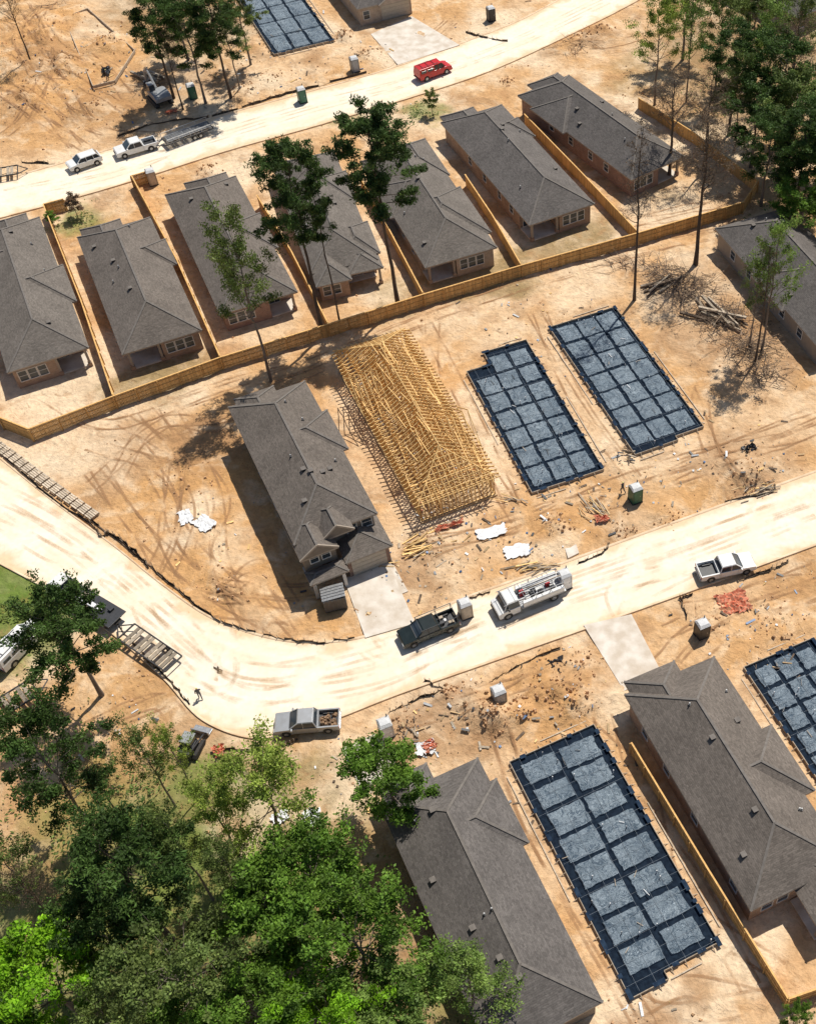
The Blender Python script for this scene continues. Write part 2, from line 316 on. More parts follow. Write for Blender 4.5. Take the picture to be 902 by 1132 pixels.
# ---------------------------------------------------------------- roads
def roadmat():
    m,nt,b=newmat('dusty_concrete_road'); uv=N(nt,'ShaderNodeUVMap'); tc=N(nt,'ShaderNodeTexCoord')
    mp=N(nt,'ShaderNodeMapping',{0:uv.outputs[0],3:(.8,.03,1)}); n1=N(nt,'ShaderNodeTexNoise',{'Vector':mp.outputs[0],'Scale':1.0,'Detail':5.0})
    n2=N(nt,'ShaderNodeTexNoise',{'Vector':tc.outputs['Object'],'Scale':.22,'Detail':8.0,'Distortion':.8}); n3=N(nt,'ShaderNodeTexNoise',{'Vector':tc.outputs['Object'],'Scale':2.0,'Detail':8.0})
    ed=N(nt,'ShaderNodeAttribute',attribute_name='edge')
    col=mixc(nt,mr(nt,n1.outputs[0],.38,.68,0,.7),(.80,.70,.55,1),(.74,.60,.43,1))
    col=mixc(nt,mr(nt,n2.outputs[0],.42,.6,0,.7),col,(.82,.75,.64,1))
    ea=N(nt,'ShaderNodeMath',{0:ed.outputs['Fac'],1:mr(nt,n2.outputs[0],.35,.65,-.5,.5)},operation='ADD')
    col=mixc(nt,mr(nt,ea.outputs[0],.4,1.0,0,.85),col,(.70,.49,.29,1))
    sep=N(nt,'ShaderNodeSeparateXYZ',{0:uv.outputs[0]})
    jt=N(nt,'ShaderNodeMath',{0:sep.outputs[1],1:1/4.5},operation='MULTIPLY'); jf=N(nt,'ShaderNodeMath',{0:jt.outputs[0]},operation='FRACT'); jl=mr(nt,jf.outputs[0],0,.022,.10,0)
    col=mixc(nt,jl,col,(.3,.24,.18,1))
    s=N(nt,'ShaderNodeVectorMath',{0:col,3:mr(nt,n3.outputs[0],.3,.7,.92,1.06)},operation='SCALE')
    nt.links.new(s.outputs[0],b.inputs['Base Color']); b.inputs['Roughness'].default_value=.95; b.inputs['Specular IOR Level'].default_value=.15
    return m
M['road']=roadmat(); M['kerb']=mat('dusty_kerb',(.74,.58,.40),(.58,.40,.24),.7,.9)
for a,b in roads:
    vs=[];fs=[];uvs=[];ed=[];K=12;dist=0
    for i,(p,q) in enumerate(zip(a,b)):
        if i: dist+=((p+q)/2-(a[i-1]+b[i-1])/2).length
        w=(p-q).length
        for k in range(K+1):
            t=k/K; r=p.lerp(q,t); vs.append((r.x,r.y,.03)); uvs.append(((t-.5)*w,dist)); ed.append(abs(2*t-1)**3)
    for i in range(len(a)-1):
        for k in range(K): o=i*(K+1)+k; fs.append((o,o+K+1,o+K+2,o+1))
    me=bpy.data.meshes.new('road'); me.from_pydata(vs,[],fs); ul=me.uv_layers.new(name='UVMap')
    for l in me.loops: ul.data[l.index].uv=uvs[l.vertex_index]
    at=me.attributes.new('edge','FLOAT','POINT'); at.data.foreach_set('value',ed); me.materials.append(M['road'])
    o=bpy.data.objects.new('road',me); sc.collection.objects.link(o)
    for side,other in ((a,b),(b,a)):
        mb=MB(); pr=[(0,-.2),(0,.07),(.12,.11),(.26,.11),(.28,-.2)]
        rows=[]
        for p,q in zip(side,other):
            d=(p-q).normalized(); rows.append([(p.x+d.x*x,p.y+d.y*x,z) for x,z in pr])
        for r1,r2 in zip(rows[:-1],rows[1:]):
            for k in range(4): mb.poly([r1[k],r1[k+1],r2[k+1],r2[k]],'kerb')
        mb.obj('kerb')
def trackmat(name,col,lo,hi,mx_):
    m,nt,b=newmat(name); tc=N(nt,'ShaderNodeTexCoord'); uv=N(nt,'ShaderNodeUVMap')
    n=N(nt,'ShaderNodeTexNoise',{'Vector':tc.outputs['Object'],'Scale':.3,'Detail':6.0})
    n2=N(nt,'ShaderNodeTexNoise',{'Vector':tc.outputs['Object'],'Scale':5.0,'Detail':3.0})
    sp=N(nt,'ShaderNodeSeparateXYZ',{0:uv.outputs[0]})
    ee=N(nt,'ShaderNodeMath',{0:sp.outputs[0],1:n2.outputs[0]},operation='MULTIPLY')
    f=N(nt,'ShaderNodeMath',{0:mr(nt,n.outputs[0],lo,hi,0,mx_),1:mr(nt,ee.outputs[0],.05,.45,0,1)},operation='MULTIPLY')
    b.inputs['Base Color'].default_value=c4(col); b.inputs['Roughness'].default_value=.95
    nt.links.new(f.outputs[0],b.inputs['Alpha']); return m
M['track']=trackmat('rutted_dirt',(.38,.21,.10),.40,.62,.62); M['track2']=trackmat('road_mud_trail',(.60,.42,.25),.42,.65,.34)
def tracks(lines,k,name,jit=1.0,rep=2,wd=.36,gauge=1.7):
    vs=[];fs=[];uv=[]
    for ln in lines:
        for r_ in range(rep):
            P0=[S(*p)+Vector((random.gauss(0,jit),random.gauss(0,jit),0)) for p in ln]; P=cr(P0,14)
            for sd_ in (-gauge/2,gauge/2):
                prev=None
                for i in range(len(P)):
                    d=(P[min(i+1,len(P)-1)]-P[max(i-1,0)]).normalized(); n=Vector((-d.y,d.x,0)); row=[]
                    for t,u in ((-1,0),(-.4,1),(.4,1),(1,0)):
                        q=P[i]+n*(sd_+t*wd/2); z=(gz(q.x,q.y)+.02) if k=='track' else .038; row.append(len(vs)); vs.append((q.x,q.y,z)); uv.append((u,0))
                    if prev:
                        for j in range(3): fs.append((prev[j],prev[j+1],row[j+1],row[j]))
                    prev=row
    vs=[(x,y,z+.0005*(i%7)) for i,(x,y,z) in enumerate(vs)]
    me=bpy.data.meshes.new(name); me.from_pydata(vs,[],fs); ul=me.uv_layers.new(name='UVMap')
    for l in me.loops: ul.data[l.index].uv=uv[l.vertex_index]
    me.materials.append(M[k]); o=bpy.data.objects.new(name,me); sc.collection.objects.link(o)
TL=[[(150,470),(190,510),(205,580),(235,640),(300,655),(360,650)],[(105,520),(150,590),(215,655),(320,692)],[(310,432),(240,462),(180,475),(120,535)],[(170,450),(235,530),(240,620),(290,690)],[(180,640),(190,570),(170,520),(110,500)],[(260,660),(300,640),(330,690)],
 [(0,60),(60,90),(110,140),(200,150)],[(20,0),(50,60),(40,120),(0,150)],[(0,20),(40,70),(90,90),(150,130)],[(60,0),(40,40),(60,110),(120,150)],[(80,150),(40,110),(0,90)],[(0,110),(40,130),(80,160)],[(30,20),(70,60),(110,75),(160,110)],
 [(470,350),(500,440),(575,570)],[(585,345),(640,440),(700,530)],[(300,425),(480,355),(700,285),(860,245)],[(480,610),(600,568),(760,520),(900,480)],[(560,590),(680,545),(800,500),(905,455)],[(780,430),(800,500),(830,560)],
 [(470,790),(560,765),(640,735)],[(545,830),(600,920),(690,1115)],[(660,800),(700,870),(760,980),(830,1090)],[(730,740),(800,700),(900,650)],[(740,690),(820,660),(900,630)],[(120,800),(170,780),(210,800)],[(60,440),(120,470),(250,430),(340,400)],[(700,250),(760,235),(800,215)],[(390,110),(440,70),(500,25)],[(600,60),(680,50),(760,30)],[(690,1110),(760,1125),(850,1120)]]
tracks(TL,'track','tyre_tracks',.9,2)
tracks([[(-20,560),(60,600),(130,650),(190,700),(260,755),(350,755),(440,732),(540,695),(640,655),(760,615),(905,560)],[(0,530),(60,575),(140,630),(210,690),(280,740),(400,725),(600,655),(905,545)],[(0,215),(120,185),(240,150),(350,120),(450,92),(560,50),(660,0)],[(390,690),(420,720),(520,700)],[(690,700),(690,660),(760,625)],[(250,700),(230,760),(150,715)]],'track2','road_tyre_trails',.7,2,.5)
def flat(name,pts,k,z=.045,th=.25):
    mb=MB(); P=[S(*p) for p in pts]; n=len(P); mb.poly([(p.x,p.y,z) for p in P],k)
    for i in range(n):
        p,q=P[i],P[(i+1)%n]; mb.poly([(p.x,p.y,z),(q.x,q.y,z),(q.x,q.y,z-th),(p.x,p.y,z-th)],k)
    return mb.obj(name)
flat('driveway',[(380,640),(432,628),(459,690),(404,706)],'conc',.15)
flat('driveway',[(645,692),(698,680),(730,742),(690,765)],'conc',.15)
flat('driveway',[(410,38),(455,18),(508,50),(440,72)],'conc',.15)
flat('driveway',[(378,828),(415,812),(442,850),(400,875)],'conc',.15)
flat('sidewalk',[(628,618),(640,612),(636,600),(624,606)],'conc',.15)
# ---------------------------------------------------------------- houses
def vol(mb,x0,x1,y0,y1,z,p,axis='y',g0=False,g1=False,rk='roof',wk='siding',caps=True,th=.2):
    """hip / gable roof volume"""
    if axis=='y': hf=(x1-x0)/2; a0=y0+hf; a1=y1-hf; zr=z+hf*p; r0=((x0+x1)/2,a0 if not g0 else y0,zr); r1=((x0+x1)/2,a1 if not g1 else y1,zr)
    else: hf=(y1-y0)/2; r0=(x0+(0 if g0 else hf),(y0+y1)/2,z+hf*p); r1=(x1-(0 if g1 else hf),(y0+y1)/2,z+hf*p); zr=z+hf*p
    A,B_,C_,D_=(x0,y0,z),(x1,y0,z),(x1,y1,z),(x0,y1,z)
    t=random.uniform(.95,1.05)
    if axis=='y':
        mb.poly([A,r0,r1,D_],rk,t); mb.poly([B_,C_,r1,r0],rk,t)
        mb.poly([A,B_,r0],wk if g0 else rk,1); mb.poly([C_,D_,r1],wk if g1 else rk,1)
    else:
        mb.poly([A,B_,r1,r0],rk,t); mb.poly([C_,D_,r0,r1],rk,t)
        mb.poly([D_,A,r0],wk if g0 else rk,1); mb.poly([B_,C_,r1],wk if g1 else rk,1)
    lo=[(q[0],q[1],z-th) for q in (A,B_,C_,D_)]; up=[A,B_,C_,D_]
    for i in range(4): mb.poly([up[i],lo[i],lo[(i+1)%4],up[(i+1)%4]],'fascia')
    mb.poly(lo[::-1],'fascia')
    if caps:
        e=.02
        def bp(p,q): mb.bar((p[0],p[1],p[2]+e),(q[0],q[1],q[2]+e),.22,.04,'ridge')
        bp(r0,r1)
        if axis=='y': prs=[(A,r0,g0),(B_,r0,g0),(C_,r1,g1),(D_,r1,g1)]
        else: prs=[(A,r0,g0),(D_,r0,g0),(B_,r1,g1),(C_,r1,g1)]
        for p,q,g in prs:
            if not g: bp(p,q)
            elif axis=='y': mb.bar((p[0],p[1],p[2]),(q[0],q[1],q[2]),.14,.2,'fascia')
def win(mb,wall,pos,a0,a1,z0,z1,mull=1,fr='trim'):
    def bx(u0,u1,v0,v1,d0,d1,k):
        if wall=='n': mb.box(u0,u1,pos-d1,pos-d0,v0,v1,k)
        elif wall=='l': mb.box(pos-d1,pos-d0,u0,u1,v0,v1,k)
        elif wall=='r': mb.box(pos+d0,pos+d1,u0,u1,v0,v1,k)
        else: mb.box(u0,u1,pos+d0,pos+d1,v0,v1,k)
    bx(a0,a1,z0,z1,-.05,.012,'glass'); e=.08
    bx(a0-e,a1+e,z1,z1+e,-.02,.06,fr); bx(a0-e,a1+e,z0-e,z0,-.02,.08,fr); bx(a0-e,a0,z0,z1,-.02,.055,fr); bx(a1,a1+e,z0,z1,-.02,.055,fr)
    bx(a0,a1,(z0+z1)/2-.025,(z0+z1)/2+.025,.0,.035,fr)
    for i in range(1,mull+1):
        u=a0+(a1-a0)*i/(mull+1); bx(u-.03,u+.03,z0,z1,.0,.04,fr)
def house(name,key,wallk,rk='roof',vols=None,foot=None,wins=(),posts=(),p=.58,main=None,extra=None,nv=6,drop=0):
    b,an,w,L,ze=HS[key]; E=empty(name,(b.x,b.y,0),an)
    mx0,mx1,my0,my1=main(w,L) if main else (0,w,0,L)
    R=MB(); vol(R,mx0,mx1,my0,my1,ze,p,'y',rk=rk,wk=wallk)
    for v in (vols(w,L,ze) if vols else []):
        v=list(v)
        if v[6]=='x':   # cross wing: inner end dies into the main ridge
            yc=(v[2]+v[3])/2; hf=min((v[3]-v[2])/2,w/2-.7); v[2],v[3]=yc-hf,yc+hf; v[4]=ze; v[5]=p+.01
            if v[1]>w*.9: v[0]=w/2; v[7]=True
            else: v[1]=w/2; v[8]=True
        vol(R,*v[:6],axis=v[6],g0=v[7],g1=v[8],rk=rk,wk=wallk)
    V=MB()
    for i in range(nv):
        x=random.uniform(mx0+1.2,mx1-1.2); y=random.uniform(my0+3,my1-3); z=ze+p*min(x-mx0,mx1-x,y-my0,my1-y)
        if i%2: V.tube([(x,y,z-.2),(x,y,z+.38)],[.07,.07],8,'vent'); V.tube([(x,y,z-.05),(x,y,z+.07)],[.17,.12],8,'dark')
        else: V.box(x-.2,x+.2,y-.2,y+.2,z-.15,z+.2,'dark'); V.box(x-.24,x+.24,y-.24,y+.24,z+.2,z+.25,'ridge')
    R.obj('roof',parent=E); V.obj('roof_vents',parent=E)
    W=MB(); o=.42
    F_=foot(w,L) if foot else [(o,o),(w-o,o),(w-o,L-o),(o,L-o)]
    n=len(F_); zt=ze-.12
    for i in range(n):
        q,r=F_[i],F_[(i+1)%n]; W.poly([(q[0],q[1],-.4),(r[0],r[1],-.4),(r[0],r[1],zt),(q[0],q[1],zt)],wallk)
    W.obj('walls',parent=E)
    Sb=MB(); Sb.box(o+.05,w-o-.05,o+.1,L-o-.1,-.3,.12,'conc'); Sb.obj('slab',parent=E)
    if wins:
        G=MB()
        for q in wins(w,L,ze) if callable(wins) else wins: win(G,*q)
        G.obj('windows',parent=E)
    if posts:
        Q=MB()
        for (x,y,h) in posts(w,L,ze): Q.box(x-.14,x+.14,y-.14,y+.14,-.1,h,'fascia'); Q.box(x-.22,x+.22,y-.22,y+.22,-.1,.5,wallk)
        Q.obj('porch_posts',parent=E)
    if extra: extra(E,w,L,ze)
    return E
o=.42
def footL(pw,pd): return lambda w,L:[(pw,o),(w-o,o),(w-o,L-o),(o,L-o),(o,pd),(pw,pd)]
def footR(pw,pd): return lambda w,L:[(o,o),(w-pw,o),(w-pw,pd),(w-o,pd),(w-o,L-o),(o,L-o)]
def stdw(side,pw,pd):
    def f(w,L,ze):
        r=[]
        if side=='L': a=[(pw+.5,pw+1.4),(pw+1.6,pw+2.5),(pw+2.7,min(pw+3.6,w-.8))]; r+=[('n',o,u,v,.9,2.3,0) for u,v in a]; r+=[('n',pd,.9,2.1,.2,2.3,1),('n',pd,2.4,pw-.5,.8,2.3,0)]
        else: a=[(.9,1.8),(2.0,2.9),(3.1,4.0)]; r+=[('n',o,u,v,.9,2.3,0) for u,v in a]; r+=[('n',pd,w-pw+.4,w-pw+1.7,.2,2.3,1),('n',pd,w-pw+2.1,w-1,.8,2.3,0)]
        for y in (5.5,9,13.5,18): 
            r.append(('l',o,y,y+.9,1.1,2.2,0)); r.append(('r',w-o,y+.7,y+1.6,1.1,2.2,0))
        r.append(('f',L-o,1.5,3.2,.9,2.3,1)); return r
    return f
house('brick_house','h0','brick_tan','roof',lambda w,L,z:[(w*.35,w+.6,L*.30,L*.62,z,.6,'x',False,False),(-.6,w*.5,L*.55,L*.85,z,.6,'x',False,False),(w*.3,w*.85,L-7,L+1.6,z,.6,'y',False,False)],footR(4,3.2),stdw('R',4,3.2),lambda w,L,z:[(w-.6,.6,z-.2),(w-3.9,.6,z-.2)])
house('brick_house','h1','brick_tan','roof2',lambda w,L,z:[(.6,w*.62,L-7,L+1.4,z,.6,'y',False,False),(w*.52,w+.6,L*.55,L*.78,z,.6,'x',False,False)],footL(4.4,3.4),stdw('L',4.4,3.4),lambda w,L,z:[(.65,.65,z-.2),(4.1,.65,z-.2)])
house('brick_house','h2','brick_red','roof2',lambda w,L,z:[(w*.4,w+.5,L*.35,L*.65,z,.62,'x',False,False),(w*.30,w*.9,L-7,L+1.4,z,.6,'y',False,False)],footR(3.6,2.8),stdw('R',3.6,2.8),lambda w,L,z:[(w-.65,.65,z-.2)])
house('brick_house','h3','brick_tan','roof',lambda w,L,z:[(.3,w*.55,-2.4,5,z-.25,.62,'y',False,False),(w*.5,w+.6,1.2,8,z+.0,.62,'y',False,False),(w*.3,w+.5,L*.5,L*.8,z,.62,'x',False,False)],
  lambda w,L:[(.7,-2.0),(w*.5,-2.0),(w*.5,1.4),(w-.2,1.4),(w-.2,L-o),(o,L-o),(.7,3)],lambda w,L,z:[('n',-2.0,1.1,2.0,.9,2.2,0),('n',-2.0,2.3,3.2,.9,2.2,0),('n',1.4,5.2,6.6,.2,2.3,1),('n',1.4,7.1,8,.9,2.2,0),('r',w-.2,5,6,1,2.2,0),('r',w-.2,10,11,1,2.2,0)],lambda w,L,z:[(w-.2,-.9,z-.2)],
  extra=lambda E,w,L,z:(lambda q:(vol(q,w*.52,w+.3,-1.4,3,z-.3,.5,'y',rk='roof',wk='brick_tan'),q.obj('patio_roof',parent=E)))(MB()))
house('brick_house','h4','brick_pale','roof',lambda w,L,z:[(-.5,w*.5,L*.45,L*.75,z,.6,'x',False,False),(w*.40,w+.3,L-8,L+1.4,z,.6,'y',False,False),(w*.08,w+.5,L*.12,L*.55,z+.12,.6,'y',False,False)],footL(4.2,3.2),stdw('L',4.2,3.2),lambda w,L,z:[(.65,.65,z-.2),(3.9,.65,z-.2)])
house('brick_house','h5','brick_tan','roof3',lambda w,L,z:[(.5,w*.60,L-8,L+1.4,z,.6,'y',False,False),(w*.5,w+.5,L*.65,L*.85,z,.6,'x',False,False)],footL(4.6,3.6),stdw('L',4.6,3.6),lambda w,L,z:[(.65,.65,z-.2),(4.3,.65,z-.2)])
house('brick_house','h6','brick_red','roof3',lambda w,L,z:[(-.6,w*.5,L*.55,L*.85,z,.62,'x',False,False),(w*.3,w*.9,L-7,L+1.5,z,.6,'y',False,False)],footR(4.2,3.4),stdw('R',4.2,3.4),lambda w,L,z:[(w-.65,.65,z-.2)])
house('brick_house','h7','siding_md','roof3',lambda w,L,z:[(-.5,w*.5,L*.3,L*.6,z,.6,'x',False,False)],None,lambda w,L,z:[('l',o,y,y+1,1,2.2,0) for y in (4,8,12,16,20)])
def h8x(E,w,L,z):
    q=MB(); vol(q,-.1,w*.44,-1.9,3.0,z-.35,.72,'y',True,False,rk='roof2',wk='siding_dk')
    vol(q,w*.30,w*.68,-.9,3.2,z+.15,.85,'y',True,False,rk='roof2',wk='siding_dk')
    vol(q,.0,w*.46,-3.4,-1.6,2.75,.4,'x',False,False,rk='roof2',wk='brick_red')
    vol(q,w*.46,w+.25,-2.6,2.6,2.9,.45,'y',False,False,rk='roof2',wk='brick_red'); q.obj('porch_roofs',parent=E)
    a=MB(); a.box(.25,w*.44-.3,-1.5,1.2,2.8,z-.45,'siding_dk'); a.box(w*.46+.2,w-.1,-2.2,1.2,-.3,2.8,'brick_red')
    a.box(w*.46+.55,w-.5,-2.26,-2.2,.02,2.4,'door')
    for k in range(1,4): a.box(w*.46+.55,w-.5,-2.275,-2.26,.6*k-.02,.6*k+.02,'fascia')
    a.box(.3,w*.42,-1.4,1.2,-.3,.2,'conc'); a.box(w*.46+.2,w-.1,-6.5,-2.3,-.3,.13,'conc')
    a.box(w*.25,w*.25+1,.32,.41,.2,2.3,'doord')
    for x in (.45,w*.42-.2): a.box(x-.16,x+.16,-3.1,-2.8,-.2,2.6,'trim')
    win(a,'n',-1.5,.9,1.7,3.6,4.8,0); win(a,'n',-1.5,2.1,2.9,3.6,4.8,0); a.obj('front_porch_and_garage',parent=E,bevel=.0)
house('two_storey_house','h8','siding_dk','roof2',lambda w,L,z:[(w*.32,w+.6,L*.45,L*.75,z+.0,.62,'x',False,False),(w*.1,w*.62,L-6,L+.9,z,.56,'y',False,False)],None,
  lambda w,L,z:[('l',o,y,y+.9,zz,zz+1.3,0) for y in (4,9,14) for zz in (1.0,3.5)]+[('n',o,5.4,6.4,3.6,4.8,0),('n',o,7,8,3.6,4.8,0)],None,.56,None,h8x,9)
def h10x(E,w,L,z):
    q=MB(); vol(q,w*.45,w+1.2,-3.6,3.2,z-.45,.42,'y',False,False,rk='roof2',wk='brick_tan'); q.obj('patio_roof',parent=E)
    a=MB()
    for x in (w*.45+.5,w+.8): a.box(x-.16,x+.16,-3.3,-3.0,-.2,z-.7,'fascia')
    a.box(w*.45+.2,w+1,-3.3,.3,-.3,.12,'conc'); a.obj('patio',parent=E)
house('brick_house','h10','brick_tan','roof2',lambda w,L,z:[(w*.42,w+1.0,L*.30,L*.62,z,.6,'x',False,False),(w*.06,w*.62,L-7,L+1.2,z,.6,'y',False,False)],None,
  lambda w,L,z:[('l',o,y,y+1,1,2.4,0) for y in (2.5,9,14,18)]+[('n',o,1.5,2.5,.9,2.3,0),('n',o,3,4,.9,2.3,0)],None,.60,None,h10x,8)
house('brick_house','h11','siding_dk','roof3',lambda w,L,z:[(w*.5,w+.6,L-9,L-2.5,z,.6,'x',False,False),(w*.05,w*.55,L-6,L+1.6,z,.6,'y',False,False)],None,lambda w,L,z:[('r',w-o,y,y+1,1,2.4,0) for y in (3,8,13)],None,.58,None,None,10)
def gar(E,w,L,z):
    a=MB(); a.box(w*.42,w*.92,o-.06,o-.005,.05,2.4,'door'); a.box(w*.42-.15,w*.92+.15,o-.1,o-.005,2.4,2.55,'trim'); 
    for k in range(1,4): a.box(w*.42,w*.92,o-.075,o-.06,.6*k-.02,.6*k+.02,'fascia')
    a.obj('garage_door',parent=E)
house('brick_house','h12','brick_pale','roof3',lambda w,L,z:[(w*.36,w*1.0,-.6,6,z,.6,'y',True,False)],None,lambda w,L,z:[('n',o,1,2,.9,2.2,0)],None,.58,None,gar)
house('brick_house','h13','brick_pale','roof3',None,None,lambda w,L,z:[('n',o,1,2,.9,2.2,0),('l',o,5,6,1,2.2,0)])
# timber frame house
def frame():
    b,an,w,L,ze=HS['h9']; E=empty('timber_frame_house',(b.x,b.y,0),an); rn=lambda:random.uniform(.7,1.2)
    s=MB(); s.box(0.1,w-.1,.1,L-.1,-.3,.16,'osb',.9); s.obj('slab',parent=E)
    W=MB(); 
    def wall(p,q,z0,z1,st=.42):
        p=Vector(p);q=Vector(q);n=max(1,int((q-p).length/st))
        for i in range(n+1):
            r=p.lerp(q,i/n); W.bar((r.x,r.y,z0),(r.x,r.y,z1),.07,.11,'lumber',rn())
        for z in (z0+.04,z1-.04,z1-.12): W.bar((p.x,p.y,z),(q.x,q.y,z),.11,.05,'lumber',rn())
    i=.3
    for p,q in (((i,i),(w-i,i)),((w-i,i),(w-i,L-i)),((w-i,L-i),(i,L-i)),((i,L-i),(i,i))): wall(p,q,.17,ze)
    for p,q in (((i,3),(w-i,3)),((i,6),(w*.6,6)),((w*.55,6),(w*.55,14)),((i,10.5),(w*.55,10.5)),((w*.4,14),(w-i,14)),((i,18),(w-i,18)),((w*.45,18),(w*.45,L-i)),((w*.3,i),(w*.3,6))): wall(p,q,.17,ze-.05,.5)
    W.obj('stud_walls',parent=E)
    T=MB(); pz=.62
    y=.0
    while y<=L:
        hm=pz*max(.0,min(y,L-y)); full=pz*w/2; zt=ze+min(hm,full); x1=min(w/2,min(y,L-y)); t=rn()
        T.bar((-.4,y,ze),(w+.4,y,ze),.07,.1,'lumber',t)
        if x1>.3:
            T.bar((-.4,y,ze-.4*pz+.05),(x1,y,zt),.07,.12,'lumber',rn()); T.bar((w+.4,y,ze-.4*pz+.05),(w-x1,y,zt),.07,.12,'lumber',rn())
            if w-2*x1>.2: T.bar((x1,y,zt),(w-x1,y,zt),.06,.1,'lumber',rn())
            pts=[w*k/6 for k in range(1,6)]
            for k,x in enumerate(pts):
                zz=min(zt,ze+pz*min(x,w-x)); T.bar((x,y,ze),(x+(.4 if k%2 else -.4),y,zz),.06,.09,'lumber',rn())
                T.bar((x,y,ze),(x+(w/6 if k<3 else -w/6),y,min(zt,ze+pz*min(x+w/6,w-x+w/6))),.06,.08,'lumber',rn())
        y+=.55+random.uniform(-.04,.04)
    for yc,x0,x1,hh in ((L*.30,w*.35,w+.5,2.7),(L*.68,-.5,w*.6,2.9)):
        x=x0
        while x<x1:
            T.bar((x,yc-3.4,ze+.2),(x,yc,ze+hh+.1),.06,.11,'lumber',rn()); T.bar((x,yc+3.4,ze+.2),(x,yc,ze+hh+.1),.06,.11,'lumber',rn()); T.bar((x,yc-3.3,ze+.25),(x,yc+3.3,ze+.25),.06,.09,'lumber',rn()); T.bar((x,yc-1.3,ze+.25),(x,yc,ze+hh),.05,.08,'lumber',rn()); x+=.6
    for k in range(50):
        x=random.uniform(0,w);y=random.uniform(1,L-5); z=ze+pz*min(x,w-x,y)+.1; T.bar((x,y,z),(x+random.uniform(-.5,.5),y+random.uniform(1.5,4.5),z+random.uniform(-.1,.2)),.06,.09,'lumber',1.15)
    T.bar((w/2,w/2,ze+pz*w/2+.05),(w/2,L-w/2,ze+pz*w/2+.05),.06,.12,'lumber')
    for (cx,cy,sx,sy) in ((0,0,1,1),(w,0,-1,1),(0,L,1,-1),(w,L,-1,-1)): T.bar((cx,cy,ze),(cx+sx*w/2,cy+sy*w/2,ze+pz*w/2),.06,.14,'lumber')
    for k in range(1,16):
        x=k*w/16; rr=min(x,w-x)
        T.bar((x,-.4,ze-.15),(x,rr,ze+pz*rr),.06,.1,'lumber',rn()); T.bar((x,L+.4,ze-.15),(x,L-rr,ze+pz*rr),.06,.1,'lumber',rn())
    T.obj('roof_trusses',parent=E)
    D=MB()
    for k in range(80):
        x=random.uniform(.5,w-.5);y=random.uniform(.5,L-.5);a=random.uniform(0,3.1);l=random.uniform(.5,1.6); D.bar((x,y,.22),(x+math.cos(a)*l,y+math.sin(a)*l,.25),.12,.05,random.choice(['lumber','osb','sheet','orange']),rn())
    D.obj('floor_offcuts',parent=E)
frame()
